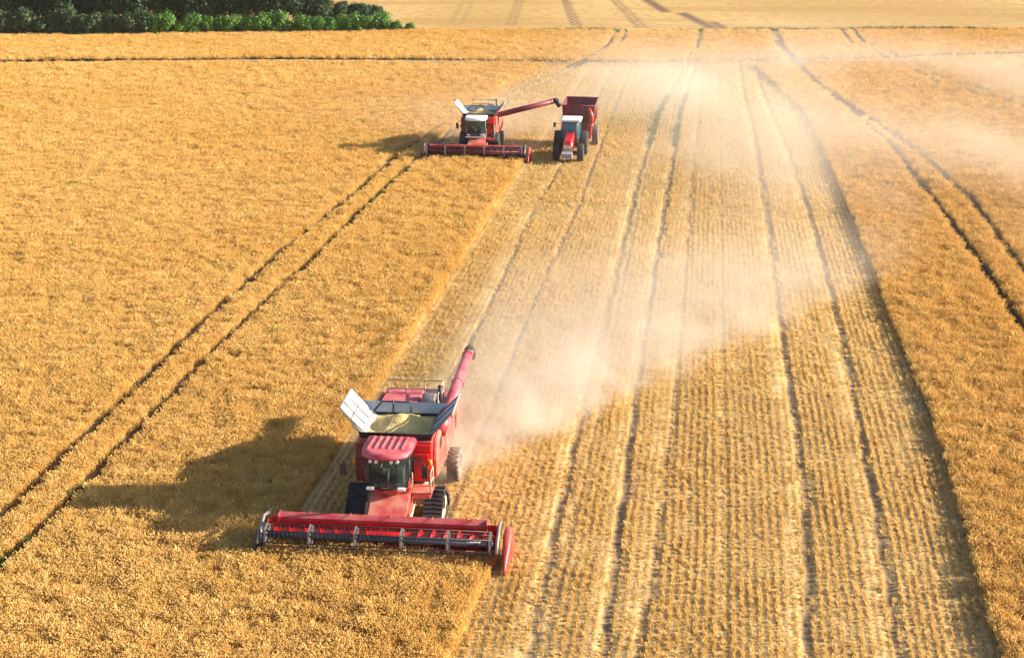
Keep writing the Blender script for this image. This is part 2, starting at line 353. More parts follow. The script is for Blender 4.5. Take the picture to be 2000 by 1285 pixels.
# ------------------------------------------------------------------ crop
def crop_mat(name, c1, c2, c3, patch=(.52, .30, .07), green=0.):
    m = bpy.data.materials.new(name); m.use_nodes = True; n = m.node_tree; N = n.nodes; L = n.links
    b = N['Principled BSDF']; b.inputs['Roughness'].default_value = .75; b.inputs['Specular IOR Level'].default_value = .25
    oi = N.new('ShaderNodeObjectInfo'); r = N.new('ShaderNodeValToRGB'); L.new(oi.outputs['Random'], r.inputs[0])
    r.color_ramp.elements[0].color = (*c1, 1); r.color_ramp.elements[1].color = (*c3, 1); e = r.color_ramp.elements.new(.5); e.color = (*c2, 1)
    nz = N.new('ShaderNodeTexNoise'); nz.inputs['Scale'].default_value = .045; nz.inputs['Detail'].default_value = 5; L.new(oi.outputs['Location'], nz.inputs['Vector'])
    mr = N.new('ShaderNodeMapRange'); mr.inputs[1].default_value = .45; mr.inputs[2].default_value = .68; mr.inputs[4].default_value = .55; L.new(nz.outputs['Fac'], mr.inputs[0])
    mx = N.new('ShaderNodeMixRGB'); L.new(mr.outputs[0], mx.inputs[0]); L.new(r.outputs[0], mx.inputs[1]); mx.inputs[2].default_value = (*patch, 1)
    L.new(mx.outputs[0], b.inputs['Base Color'])
    tr = N.new('ShaderNodeBsdfTranslucent'); L.new(mx.outputs[0], tr.inputs[0]); ms = N.new('ShaderNodeMixShader'); ms.inputs[0].default_value = .46
    L.new(b.outputs[0], ms.inputs[1]); L.new(tr.outputs[0], ms.inputs[2]); L.new(ms.outputs[0], N['Material Output'].inputs[0])
    return m
WM = crop_mat('ripe_wheat', (.66, .43, .13), (.82, .565, .19), (.91, .69, .29), patch=(.76, .49, .12))
SM_ = crop_mat('cut_straw', (.56, .37, .12), (.70, .48, .17), (.81, .60, .26), patch=(.62, .39, .11))
def proto(name, n, rad, h0, h1, ear, m, blades, seed, lean=.25, wd=.011):
    r = random.Random(seed); v = []; f = []
    for i in range(n):
        a = r.uniform(0, 2 * PI); q = rad * math.sqrt(r.random()); x, y = q * math.cos(a), q * math.sin(a); h = r.uniform(h0, h1)
        if ear: h = h1 - (h1 - h0) * (.15 * r.random() + 1.0 * (q / rad) ** 2)
        la = r.uniform(0, 2 * PI); lx, ly = math.cos(la) * lean * h, math.sin(la) * lean * h; sx, sy = -math.sin(la), math.cos(la)
        if r.random() < blades:
            o = len(v); ww = wd * r.uniform(.8, 1.5); zb = 0 if ear == 0 else h * .3
            v += [(x + sx * ww, y + sy * ww, zb), (x - sx * ww, y - sy * ww, zb), (x + lx - sx * ww * .6, y + ly - sy * ww * .6, h), (x + lx + sx * ww * .6, y + ly + sy * ww * .6, h)]
            f += [(o, o + 1, o + 2, o + 3)]
        if ear:
            tx, ty, tz = x + lx, y + ly, h; dx, dy = math.cos(la) * ear * .75, math.sin(la) * ear * .75; dz = r.uniform(-.25, .65) * ear
            ew = r.uniform(.014, .022); o = len(v); mx_, my_, mz_ = tx + dx * .5, ty + dy * .5, tz + dz * .35 + .02
            v += [(tx, ty, tz - .02), (mx_ + sx * ew, my_ + sy * ew, mz_), (mx_, my_, mz_ + ew), (mx_ - sx * ew, my_ - sy * ew, mz_), (mx_, my_, mz_ - ew), (tx + dx, ty + dy, tz + dz)]
            for k in range(4): f += [(o, o + 1 + k, o + 1 + (k + 1) % 4), (o + 5, o + 1 + (k + 1) % 4, o + 1 + k)]
    me = bpy.data.meshes.new(name); me.from_pydata(v, [], f); me.materials.append(m)
    return bpy.data.objects.new(name, me)
def scatter(name, pts, scl, protos, idx=None, label=None, tilt=.12):
    n_ = len(pts); z = rng.uniform(0, 2 * PI, n_).astype(np.float32)
    idx = rng.integers(0, len(protos), n_).astype(np.int32) if idx is None else idx
    o = npmesh(name, pts, np.zeros((0, 3), int), None, {'rz': ('FLOAT', z), 'scl': ('FLOAT', scl.astype(np.float32)), 'pick': ('INT', idx)})
    for p in protos:
        for m_ in p.data.materials:
            if m_.name not in o.data.materials: o.data.materials.append(m_)
    ng = bpy.data.node_groups.new(name, 'GeometryNodeTree'); ng.interface.new_socket('Geometry', in_out='INPUT', socket_type='NodeSocketGeometry'); ng.interface.new_socket('Geometry', in_out='OUTPUT', socket_type='NodeSocketGeometry')
    N = ng.nodes; L = ng.links; gi = N.new('NodeGroupInput'); go = N.new('NodeGroupOutput')
    mp = N.new('GeometryNodeMeshToPoints'); L.new(gi.outputs[0], mp.inputs['Mesh'])
    iop = N.new('GeometryNodeInstanceOnPoints'); L.new(mp.outputs[0], iop.inputs['Points']); iop.inputs['Pick Instance'].default_value = True
    g2i = N.new('GeometryNodeGeometryToInstance')
    for p in reversed(protos):
        ob = N.new('GeometryNodeObjectInfo'); ob.inputs['Object'].default_value = p; ob.inputs['As Instance'].default_value = True
        L.new(ob.outputs['Geometry'], g2i.inputs[0])
    ji = N.new('GeometryNodeJoinGeometry')
    for lk in list(g2i.inputs[0].links):
        L.new(lk.from_socket, ji.inputs[0])
    L.new(ji.outputs[0], iop.inputs['Instance']); N.remove(g2i)
    def na(nm, t):
        a = N.new('GeometryNodeInputNamedAttribute'); a.data_type = t; a.inputs['Name'].default_value = nm; return a.outputs[0]
    L.new(na('pick', 'INT'), iop.inputs['Instance Index'])
    cx = N.new('ShaderNodeCombineXYZ'); L.new(na('rz', 'FLOAT'), cx.inputs[2])
    L.new(cx.outputs[0], iop.inputs['Rotation']); L.new(na('scl', 'FLOAT'), iop.inputs['Scale'])
    L.new(iop.outputs[0], go.inputs[0])
    md = o.modifiers.new('scatter', 'NODES'); md.node_group = ng
    o['kind'] = 'stuff'
    if label: o['label'] = label
    return o
def in_view(x, y, m=1.12):
    d = y * math.cos(TH) + CAMH * math.sin(TH); px = x / d * FPX; cy = (y * math.sin(TH) - CAMH * math.cos(TH)) / d * FPX
    return (np.abs(px) < 1000 * m + 60) & (cy > -642 * m - 40) & (cy < 642 * 1.05)
def cells(v0, v1, step, u0=-110, u1=110):
    U, V = np.meshgrid(np.arange(u0, u1, step), np.arange(v0, v1, step)); U = U + rng.uniform(-.5, .5, U.shape) * step; V = V + rng.uniform(-.5, .5, V.shape) * step
    U, V = U.ravel(), V.ravel(); X, Y = xy(U, V); k = in_view(X, Y); return U[k], V[k], X[k], Y[k]
protosW = [proto('wheat_clump', 26, .17, .40, .57, .13, WM, .8, s, wd=.012) for s in range(6)]
PW = []; SW = []
for v0, v1, st, sc in ((20, 52, .18, .86), (52, 75, .20, .9), (75, 105, .24, 1.0), (105, 145, .34, 1.2), (145, 225, .48, 1.45)):
    U, V, X, Y = cells(v0, v1, st); k = uncut(U, V, .08 + np.maximum(0, sc - .9) * .24); U, V, X, Y = U[k], V[k], X[k], Y[k]
    hm = .88 + .30 * vnoise(U * 1.6, V * 1.6, 11) + .16 * (vnoise(U * .3, V * .3, 12) - .5)
    gap = (vnoise(U * 3.6 / max(1, sc), V * 3.6 / max(1, sc), 14) > .27) | (rng.random(len(U)) < .12); U, V, X, Y, hm = U[gap], V[gap], X[gap], Y[gap], hm[gap]
    z = -.06 - .10 * (rng.random(len(U)) < .25) - (sc - .86) * .42
    PW.append(np.stack([X, Y, z + 0 * X], -1)); SW.append(hm * sc * rng.uniform(.9, 1.1, len(U)))
print('wheat clumps', sum(map(len, SW)))
scatter('wheat_crop', np.concatenate(PW), np.concatenate(SW), protosW, label='standing ripe golden wheat')
# dense lower layer of the crop (stems and leaves below the ears)
UM = mat('wheat_stems', (.40, .255, .075), .9, var=.45, scale=7, bump=1.0, spec=.1)
def canopy(name, u0, u1, v0, v1, st, z):
    us = np.arange(u0, u1, st); vs = np.arange(v0, v1, st)
    def keep(U, V):
        X, Y = xy(U, V); return uncut(U, V, .15) & in_view(X, Y, 1.2)
    v, f, U, V = grid(us, vs, lambda U, V: z + .10 * (vnoise(U * 3, V * 3, 21) - .5) + .08 * (vnoise(U * .9, V * .9, 22) - .5), keep)
    o = npmesh(name, v, f, UM, None, True); o['kind'] = 'stuff'; o['label'] = 'thick straw-coloured stems below the wheat ears'; return o
canopy('wheat_stems', -45, 30, 24, 100, .15, .15)
canopy('wheat_stems', -110, 105, 100, 216, .4, .17)
# stubble rows
protosS = [proto('stubble_tuft', 12, .06, .07, .155, 0, SM_, 1, s + 40, .5, .010) for s in range(5)]
PS = []; SS = []
for v0, v1, du, dv, sc in ((22, 62, .30, .05, .9), (62, 95, .30, .10, 1.1), (95, 140, .30, .22, 1.35), (140, 182, .45, .45, 1.8)):
    U0, V = np.meshgrid(np.arange(-30, 40, du), np.arange(v0, v1, dv)); U0 = U0.ravel(); V = V.ravel() + rng.uniform(-.5, .5, V.size) * dv
    U = warp(U0, V) + rng.normal(0, .034, V.size) + .10 * (vnoise(V * .15, U0 * .4, 51) - .5); X, Y = xy(U, V)
    rt, stw, hq = track_attrs(U, V)
    k = in_view(X, Y, 1.08) & (U < TR(V) - .05) & ~uncut(U, V) & (rng.random(V.size) > rt * 1.1) & (rng.random(V.size) > .04 + .22 * vnoise(U * 1.1, V * .5, 31))
    for Lq in L_TRAM: k &= np.abs(U - Lq(V)) > .5
    k &= np.abs(V - CROSS(U)) > .8
    PS.append(np.stack([X[k], Y[k], hq[k] - .01], -1)); SS.append(sc * rng.uniform(.6, 1.3, k.sum()) * (.75 + .5 * vnoise(U[k] * .9, V[k] * .4, 52)) * (1 - .55 * stw[k]))
print('stubble tufts', sum(map(len, SS)))
scatter('stubble', np.concatenate(PS), np.concatenate(SS), protosS, label='short cut straw stubble in rows')
# loose straw lying in the swaths
protosL = [proto('loose_straw', 9, .16, .03, .09, 0, SM_, 1, s + 80, 2.2, .011) for s in range(4)]
PL = []; SL = []
for v0, v1, st, sc in ((22, 62, .20, 1.), (62, 120, .38, 1.5)):
    U, V, X, Y = cells(v0, v1, st, -30, 40); rt, stw, hq = track_attrs(U, V)
    k = (U < TR(V)) & ~uncut(U, V) & (rng.random(len(U)) < .06 + .5 * stw - .4 * rt)
    PL.append(np.stack([X[k], Y[k], hq[k] + .01], -1)); SL.append(sc * rng.uniform(.7, 1.3, k.sum()))
scatter('loose_straw', np.concatenate(PL), np.concatenate(SL), protosL, label='loose pale straw lying between the stubble rows')
# weeds
GW = crop_mat('weed_leaves', (.05, .11, .02), (.08, .16, .03), (.14, .2, .04), patch=(.10, .14, .03))
protosG = [proto('weed', 16, .14, .08, .34, 0, GW, 1, s + 60, .7, .022) for s in range(3)]
PG = []; SG = []
for Lq, a, b_, n_, sp in ((TRACKS[0][0], 122, 150, 110, .13), (TRACKS[2][0], 122, 152, 110, .13), 
                          (L_TRAM[1], 38, 43, 16, .10), (L_TRAM[1], 46, 48, 6, .10), (L_TRAM[1], 84, 110, 26, .12), (L_TRAM[0], 95, 125, 14, .12)):
    V = rng.uniform(a, b_, n_); U = Lq(V) + rng.normal(0, sp, n_); X, Y = xy(U, V); PG.append(np.stack([X, Y, 0 * X], -1)); SG.append(rng.uniform(.6, 1.5, n_))
# the grassy boundary strip across the far end of the field
U = rng.uniform(-110, 120, 5200); V = FIELD_END(U) + rng.uniform(-1.0, 1.0, U.size) * (.1 + .9 * vnoise(U * .06, U * 0, 4)) + .4; X, Y = xy(U, V)
PG.append(np.stack([X, Y, 0 * X], -1)); SG.append(rng.uniform(.7, 1.9, U.size) * (.5 + .8 * vnoise(U * .11, U * 0, 6)))
scatter('weeds', np.concatenate(PG), np.concatenate(SG), protosG, label='green weeds and grass in wheel tracks and along the field boundary')

# ------------------------------------------------------------------ wheels
def tyre_wheel(name, parent, cx, cy, R_, wd, rimR, side, tm='rubber', rm='hub', lugs=20):
    t = MB(); h = wd / 2
    t.lathe_x([(-h * .55, rimR), (-h * .95, rimR * 1.08), (-h, R_ * .80), (-h * .88, R_ * .94), (-h * .55, R_ * .975), (h * .55, R_ * .975), (h * .88, R_ * .94), (h, R_ * .80), (h * .95, rimR * 1.08), (h * .55, rimR)], (0, 0, 0), 36)
    for k in range(lugs):
        for s_ in (-1, 1):
            a = 2 * PI * (k + (.5 if s_ > 0 else 0)) / lugs
            q = Matrix.Rotation(a, 4, 'X') @ Matrix.Translation((s_ * h * .48, 0, R_ * .975)) @ Matrix.Rotation(s_ * .6, 4, 'Z')
            t.box(-h * .52, h * .52, -.03 * R_ * 1.3, .03 * R_ * 1.3, -.02, R_ * .035, q)
    w_ = empty_part(name, parent, (cx, cy, R_))
    t.build('tyre', tm, w_)
    r = MB(); r.lathe_x([(-h * .5, rimR * 1.02), (-h * .5, rimR * .9), (-h * .15, rimR * .75), (-h * .1, rimR * .25), (-h * .3, rimR * .2), (h * .3, rimR * .2), (h * .1, rimR * .25), (h * .15, rimR * .75), (h * .5, rimR * .9), (h * .5, rimR * 1.02)], (0, 0, 0), 28)
    for k in range(8):
        a = 2 * PI * k / 8; r.lathe_x([(-h * .34, .022), (h * .34, .022)], (0, rimR * .34 * math.cos(a), rimR * .34 * math.sin(a)), 6)
    r.build('rim', rm, w_); return w_
def empty_part(name, parent, loc, rz=0):
    o = bpy.data.objects.new(name, None); COL.objects.link(o); o.parent = parent; o.location = loc; o.rotation_euler = (0, 0, rz); o.empty_display_size = .2; return o

# ------------------------------------------------------------------ combine harvester (front faces -Y)
def make_combine(loc, rz, label, group, far=False, hoff=.15):
    T = empty('combine_harvester', loc, rz, label, 'combine', group)
    X0 = -.10                                     # body centre
    # -- header
    hd = MB(); xl, xr = hoff - 4.55, hoff + 3.95
    hd.prism_x([(-2.30, .28), (-2.24, .28), (-2.24, 1.02), (-2.30, 1.02)], xl + .12, xr - .1)                      # back sheet
    hd.prism_x([(-2.31, .24), (-2.9, .20), (-3.75, .13), (-3.75, .17), (-2.9, .26), (-2.31, .30)], xl + .12, xr - .1)   # pan
    hd.prism_x([(xl and -3.0, .55), (-3.75, .14), (-2.3, .14), (-2.3, 1.02), (-2.55, 1.02)], xl, xl + .07)
    hd.prism_x([(-3.0, .62), (-3.75, .14), (-2.3, .14), (-2.3, 1.02), (-2.55, 1.02)], xr - .07, xr)
    H = hd.build('header', 'bright' if not far else 'maroon', T, .012)
    bm_ = MB(); bm_.prism_x([(-2.40, .92), (-2.10, .92), (-2.04, 1.0), (-2.08, 1.12), (-2.16, 1.17), (-2.40, 1.05)], xl + .42, xr - .50)
    bm_.box(xl + .36, xl + .42, -2.46, -2.0, .85, 1.16); bm_.box(xr - .50, xr - .46, -2.46, -2.0, .85, 1.18)
    for k in range(5): bm_.box(xl + 1.5 + k * 1.5, xl + 1.54 + k * 1.5, -2.38, -2.12, 1.185, 1.20)
    bm_.build('back_beam', 'beam' if not far else 'red', H, .02)
    # reflectors, cutter bar with fingers
    cb = MB(); cb.box(xl + .1, xr - .1, -3.84, -3.75, .13, .17)
    k = xl + .15
    while k < xr - .15:
        cb.add([(k - .012, -3.84, .13), (k + .012, -3.84, .13), (k + .012, -3.84, .17), (k - .012, -3.84, .17), (k, -3.96, .14)], [(0, 1, 2, 3), (0, 4, 1), (1, 4, 2), (2, 4, 3), (3, 4, 0)]); k += .0762
    cb.build('cutter_bar', 'steel', H)
    # feed auger: drum plus left and right hand flighting
    au = MB(); au.lathe_x([(xl + .14, .20), (xr - .14, .20)], (0, -2.68, .58), 20)
    def flight(xa, xb, turns, hand):
        n_ = int(abs(turns) * 22); r0, r1 = .19, .33; v = []; f = []
        for i in range(n_ + 1):
            t = i / n_; a = hand * 2 * PI * turns * t; x = xa + (xb - xa) * t
            for rr in (r0, r1):
                for dx in (-.008, .008): v.append((x + dx, -2.68 + rr * math.cos(a), .58 + rr * math.sin(a)))
        for i in range(n_):
            o = i * 4; q = o + 4
            f += [(o, o + 2, q + 2, q), (o + 1, q + 1, q + 3, o + 3), (o + 2, o + 3, q + 3, q + 2)]
        au.add(v, f)
    flight(xl + .15, hoff - .75, 6.5, 1); flight(hoff + .75, xr - .15, 6.5, -1)
    for k in range(14):
        a = k * 2.4; x = hoff - .65 + k * .1; au.tube([(x, -2.68, .58), (x, -2.68 + .36 * math.cos(a), .58 + .36 * math.sin(a))], .010, 5)
    au.build('feed_auger', 'bright' if not far else 'maroon', H)
    # reel: tube, six bats with tines, spider plates
    rc = (-3.36, .84); Rr = .42
    re_ = MB(); re_.tube([(xl + .15, rc[0], rc[1]), (xr - .15, rc[0], rc[1])], .10, 14)
    spx = [xl + .22, hoff - 2.75, hoff - 1.1, hoff + .55, hoff + 2.2, xr - .25]
    nb = 6; ph = .30
    re_.build('reel_tube', 'navy' if not far else 'maroon', H)
    for b_ in range(nb):
        bats = MB(); tin = MB()
        a = ph + 2 * PI * b_ / nb; y = rc[0] + Rr * math.cos(a); z = rc[1] + Rr * math.sin(a)
        bats.tube([(xl + .16, y, z), (xr - .18, y, z)], .022, 6)
        k = xl + .25
        while k < xr - .25:
            tin.add([(k - .011, y - .008, z), (k + .011, y - .008, z), (k + .011, y + .008, z), (k - .011, y + .008, z), (k - .006, y + .03, z - .27), (k + .006, y + .03, z - .27), (k + .006, y + .04, z - .27), (k - .006, y + .04, z - .27)],
                    [(0, 1, 5, 4), (1, 2, 6, 5), (2, 3, 7, 6), (3, 0, 4, 7), (4, 5, 6, 7)]); k += .155
        bats.build('reel_bat', 'black', H); tin.build('tine_row', 'tine' if not far else 'black', H)
    for x in spx:
        sp = MB()
        for b_ in range(nb):
            a = ph + 2 * PI * b_ / nb; a2 = ph + 2 * PI * (b_ + 1) / nb
            p1 = Vector((x, rc[0] + Rr * math.cos(a), rc[1] + Rr * math.sin(a))); p2 = Vector((x, rc[0] + Rr * math.cos(a2), rc[1] + Rr * math.sin(a2))); c_ = Vector((x, rc[0], rc[1]))
            for A, B in ((c_, p1), (p1, p2)):
                d = (B - A).normalized(); s_ = Vector((0, -d.z, d.y)) * .022
                sp.add([A - s_ + Vector((e, 0, 0)) for e in (-.03, .03)] + [A + s_ + Vector((e, 0, 0)) for e in (-.03, .03)] + [B - s_ + Vector((e, 0, 0)) for e in (-.03, .03)] + [B + s_ + Vector((e, 0, 0)) for e in (-.03, .03)],
                       [(0, 1, 3, 2), (4, 6, 7, 5), (0, 4, 5, 1), (2, 3, 7, 6), (0, 2, 6, 4), (1, 5, 7, 3)])
        sp.build('reel_spider', 'steel', H)
    for x in (xl - .02, xr + .02):
        arm = MB(); arm.tube([(x, -2.2, 1.12), (x, -2.8, 1.30), (x, -3.45, 1.02), (x, -3.85, .70)], .06, 8)
        if x < xl: arm.tube([(xl + .1, -2.25, 1.05), (xl + .02, -2.25, 1.45), (xl - .02, -2.35, 1.45)], .02, 6)
        arm.build('reel_arm', 'steel', H)
    ep = MB(); ep.lathe_x([(-.012, .46), (.012, .46)], (xl + .06, rc[0], rc[1]), 6); ep.build('reel_shadow_plate', 'navy' if not far else 'maroon', H)  # solid plate added so the reel casts a fuller shadow
    # crop dividers
    def divider(x0, x1, back, m, lab):
        d = MB(); prof = [(back, .18), (back + .02, .95), (back - .28, 1.12), (back - .75, 1.08), (back - 1.35, .72), (back - 1.85, .30), (back - 2.05, .10), (back - 1.5, .10), (back - .6, .12)]
        n_ = len(prof); cx = sum(p[0] for p in prof) / n_; cz = sum(p[1] for p in prof) / n_; rings = []
        for x, k_ in ((x0, .82), (x0 + .05, .96), (x0 + .12, 1.), (x1 - .12, 1.), (x1 - .04, .93), (x1, .78)):
            xc = (x0 + x1) / 2; rings.append([(xc + (x - xc) * min(1, max(.25, (y - back + 2.3) / 1.5)) * (.62 + .38 * min(1, max(0, (1.25 - z) / .5))), cx + (y - cx) * k_, max(.05, cz + (z - cz) * k_)) for y, z in prof])
        d.loft(rings); return d.build('crop_divider', m, H, .0, lab)
    divider(xr + .12, xr + .54, -2.22, 'red', 'big rounded red crop divider')
    dl = MB(); dl.prism_x([(-2.25, .2), (-2.3, 1.0), (-2.9, 1.08), (-3.7, .66), (-4.25, .10), (-3.2, .10)], xl - .16, xl - .06); dl.build('crop_divider', 'navy', H, .02, 'slim dark crop divider')
    # -- feeder house
    fh = MB(); fh.prism_x([(-2.24, .30), (-2.24, .98), (-.55, 1.72), (-.3, 1.2), (-.35, .85)], -.72 + X0, .72 + X0)
    fh.box(-.80 + X0, .80 + X0, -2.235, -2.10, .28, 1.02)
    F_ = fh.build('feeder_house', 'redside', T, .03)
    fr = MB(); fr.tube([(.84 + X0, -2.1, .75), (.84 + X0, -.5, 1.2)], .05, 8); fr.tube([(-.84 + X0, -2.1, .75), (-.84 + X0, -.5, 1.2)], .05, 8)
    fr.box(.80 + X0, 1.0 + X0, -2.2, -1.95, .45, .98); fr.lathe_x([(.80 + X0, .14), (.86 + X0, .14)], (0, -1.75, .95), 14); fr.build('lift_gear', 'beige', F_)
    # -- chassis
    ch = MB(); ch.box(-1.35, 1.35, -.30, .30, .75, 1.15); ch.box(-.95, .95, -.2, 6.2, .95, 1.30); ch.box(-1.3, 1.3, 3.55, 3.85, .62, .82)
    ch.build('chassis', 'black' if far else 'beige', T, .02)
    # -- body
    bd = MB()
    bd.prism_x([(.12, 1.5), (.12, 3.12), (2.7, 3.12), (3.0, 3.10), (6.4, 2.85), (7.0, 2.2), (7.05, 1.5), (6.2, 1.1), (2.0, 1.15)], X0 - 1.38, X0 + 1.38)
    B_ = bd.build('body', 'red', T, .04)
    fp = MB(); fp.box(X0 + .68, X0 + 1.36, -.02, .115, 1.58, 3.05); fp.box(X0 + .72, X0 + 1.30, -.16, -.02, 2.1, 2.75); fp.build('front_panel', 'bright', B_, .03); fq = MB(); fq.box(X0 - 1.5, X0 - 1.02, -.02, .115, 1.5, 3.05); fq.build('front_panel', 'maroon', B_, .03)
    dt = MB(); dt.box(X0 + .74, X0 + 1.02, -.175, -.163, 2.45, 2.65); dt.box(X0 + 1.1, X0 + 1.26, -.19, -.163, 2.15, 2.3); dt.box(X0 + .76, X0 + 1.25, -.175, -.163, 2.24, 2.27); dt.build('panel_vent', 'maroon', B_)
    # big side panels
    for s_ in (1, -1):
        sp_ = MB(); xs = X0 + s_ * 1.40; x2 = X0 + s_ * 1.56
        prof = [(.35, 1.62), (.30, 2.35), (.55, 2.98), (1.1, 3.10), (2.6, 3.12), (5.6, 3.0), (6.5, 2.72), (6.9, 2.1), (6.6, 1.45), (5.2, 1.18), (3.0, 1.42), (1.4, 1.40)]
        cy_ = 3.5; cz_ = 2.2
        sp_.loft([[(xs, y, z) for y, z in prof], [(x2 - s_ * .04, cy_ + (y - cy_) * .995, cz_ + (z - cz_) * .98) for y, z in prof], [(x2, cy_ + (y - cy_) * .97, cz_ + (z - cz_) * .90) for y, z in prof]], smooth=False)
        pn = sp_.build('side_panel', 'redside', T, .03)
        se = MB(); se.box(x2 - s_ * .01, x2 + s_ * .012, 2.28, 2.33, 1.6, 2.95) if s_ > 0 else se.box(x2 - .012, x2 + .01, 2.28, 2.33, 1.6, 2.95)
        a_, b_ = sorted((x2 - s_ * .01, x2 + s_ * .016)); se.box(a_, b_, 1.0, 1.45, 2.5, 2.9); se.box(a_, b_, 4.3, 4.36, 1.5, 2.9); se.build('panel_gap', 'black', pn)
        st_ = MB(); st_.box(a_, b_ + .002 * s_, 2.6, 5.4, 2.52, 2.60); st_.build('panel_stripe', 'hub', pn)
        for kk in range(9):
            vn = MB(); vn.box(a_, b_ + .003 * s_, 5.0, 5.55, 1.62 + kk * .07, 1.65 + kk * .07); vn.build('cooling_slot', 'black', pn)
        for yy_ in (1.0, 6.2):
            mk = MB(); mk.box(a_, b_ + .006 * s_, yy_, yy_ + .16, 1.72, 1.80); mk.build('side_marker', 'amber', pn)
    # rear: straw hood and spreader
    sh = MB(); sh.prism_x([(6.3, 1.1), (6.9, 1.2), (7.35, .95), (7.45, .6), (6.5, .6)], X0 - 1.2, X0 + 1.2); sh.build('straw_spreader', 'black', T, .04)
    # -- cab
    cb_ = empty_part('cab', T, (X0 - .08, 0, 0)) if False else None
    cx = X0 - .12; zb, zt = 1.78, 3.08
    def ring(z, k, yf):      # rounded front outline, k widens
        w_ = .80 * k; return [(cx - w_, .10, z), (cx - w_, -.75, z), (cx - w_ * .86, yf + .28, z), (cx - w_ * .5, yf + .06, z), (cx, yf, z), (cx + w_ * .5, yf + .06, z), (cx + w_ * .86, yf + .28, z), (cx + w_, -.75, z), (cx + w_, .10, z)]
    fl = MB(); fl.loft([ring(1.60, .95, -1.30), ring(1.76, 1.02, -1.42)], smooth=False)
    CB = fl.build('cab', 'red' if not far else 'black', T, .02)
    gl = MB(); gl.loft([ring(1.77, .92, -1.32), ring(2.1, 1.0, -1.44), ring(2.7, 1.07, -1.52), ring(3.06, 1.06, -1.44)], close=False)
    gl.build('windscreen', 'glass', CB)
    ps = MB()
    for sx in (-1, 1):
        ps.tube([(cx + sx * .80 * .89, -.98, 1.75), (cx + sx * .82 * .98, -1.08, 2.2), (cx + sx * .83 * 1.02, -1.12, 3.05)], .032, 6)
        ps.box(cx + sx * .80 - .04, cx + sx * .80 + .04, -.04, .10, 1.75, 3.08); ps.tube([(cx + sx * .72, -.98, 1.80), (cx, -1.36, 1.80)], .035, 6)
    ps.build('cab_pillars', 'black' if not far else 'steel', CB)
    # roof
    def rring(z, k, yf): return [(cx + (x - cx) * 1.0, y, z_) for x, y, z_ in [(cx - .92 * k, .10, z), (cx - .92 * k, -.45, z), (cx - .90 * k, -.95, z), (cx - .80 * k, yf + .30, z), (cx - .45 * k, yf + .07, z), (cx, yf, z), (cx + .45 * k, yf + .07, z), (cx + .80 * k, yf + .30, z), (cx + .90 * k, -.95, z), (cx + .92 * k, -.45, z), (cx + .92 * k, .10, z)]]
    if not far:
        rf = MB(); rf.loft([rring(3.08, .97, -1.62), rring(3.13, 1.03, -1.72), rring(3.22, 1.02, -1.70), rring(3.30, .93, -1.55), rring(3.315, .85, -1.45)]); R_ = rf.build('cab_roof', 'pink', CB)
        rb = MB()
        for k in range(6):
            x = cx - .62 + k * .25; rb.add([(x - .05, .06, 3.31), (x + .05, .06, 3.31), (x + .04, .05, 3.36), (x - .04, .05, 3.36), (x - .04 - .06, -1.12, 3.31), (x + .04 - .06, -1.12, 3.31), (x + .03 - .06, -1.02, 3.355), (x - .03 - .06, -1.02, 3.355)],
                                               [(0, 1, 2, 3), (4, 7, 6, 5), (3, 2, 6, 7), (0, 3, 7, 4), (1, 5, 6, 2), (0, 4, 5, 1)])
        rb.build('roof_ribs', 'pink', R_, .012)
        for x in (-.5, -.28, .28, .5): li = MB(); li.tube([(cx + x, -1.60 + abs(x) * .12, 3.03), (cx + x, -1.67 + abs(x) * .12, 3.03)], .06, 10); li.build('work_light', 'lens', R_)
    else:
        rf = MB(); rf.loft([rring(3.04, .97, -1.50), rring(3.08, 1.0, -1.58), rring(3.25, 1.0, -1.56), rring(3.30, .93, -1.42)]); R_ = rf.build('cab_roof', 'white', CB)
        li = MB(); li.box(cx - .85, cx + .85, -1.38, -1.33, 1.62, 1.72); li.box(cx + .62, cx + .84, -1.40, -1.30, 1.72, 1.95); li.build('cab_sill', 'white', CB)
    # cab inside
    ci = MB(); ci.box(cx - .7, cx + .7, -1.05, .05, 1.77, 1.80); ci.box(cx - .75, cx + .75, .02, .09, 1.8, 3.06); ci.box(cx + .30, cx + .55, -.75, -.1, 1.8, 2.32); ci.tube([(cx, -1.0, 1.8), (cx, -.80, 2.35)], .05, 8)
    for k in range(12):
        a, a2 = 2 * PI * k / 12, 2 * PI * (k + 1) / 12
        ci.tube([(cx + .2 * math.cos(a), -.78 - .0, 2.38 + .20 * math.sin(a)), (cx + .2 * math.cos(a2), -.78, 2.38 + .20 * math.sin(a2))], .018, 5)
    ci.build('cab_interior', 'trim', CB)
    se = MB(); se.box(cx - .28, cx + .28, -.62, -.1, 2.05, 2.22); se.box(cx - .27, cx + .27, -.2, -.05, 2.2, 2.85); se.box(cx - .36, cx - .29, -.6, -.15, 2.3, 2.38); se.build('seat', 'seat', CB, .04)
    # platform, ladder, rails right of the cab
    pl = MB(); pl.box(cx + .84, X0 + 1.50, -.85, -.05, 1.44, 1.50); pl.box(cx + .95, X0 + 1.45, -.9, -.5, 1.3, 1.44); P_ = pl.build('platform', 'redside', T, .01)
    ra = MB()
    for x, y in ((cx + .90, -.82), (X0 + 1.46, -.82), (X0 + 1.46, -.2)): ra.tube([(x, y, 1.50), (x, y, 2.30)], .028, 6)
    ra.tube([(X0 + 1.46, -.82, 2.30), (X0 + 1.46, -.2, 2.30)], .028, 6); ra.tube([(X0 + 1.46, -.82, 1.9), (X0 + 1.46, -.2, 1.9)], .022, 6)
    ra.build('hand_rail', 'beige', P_)
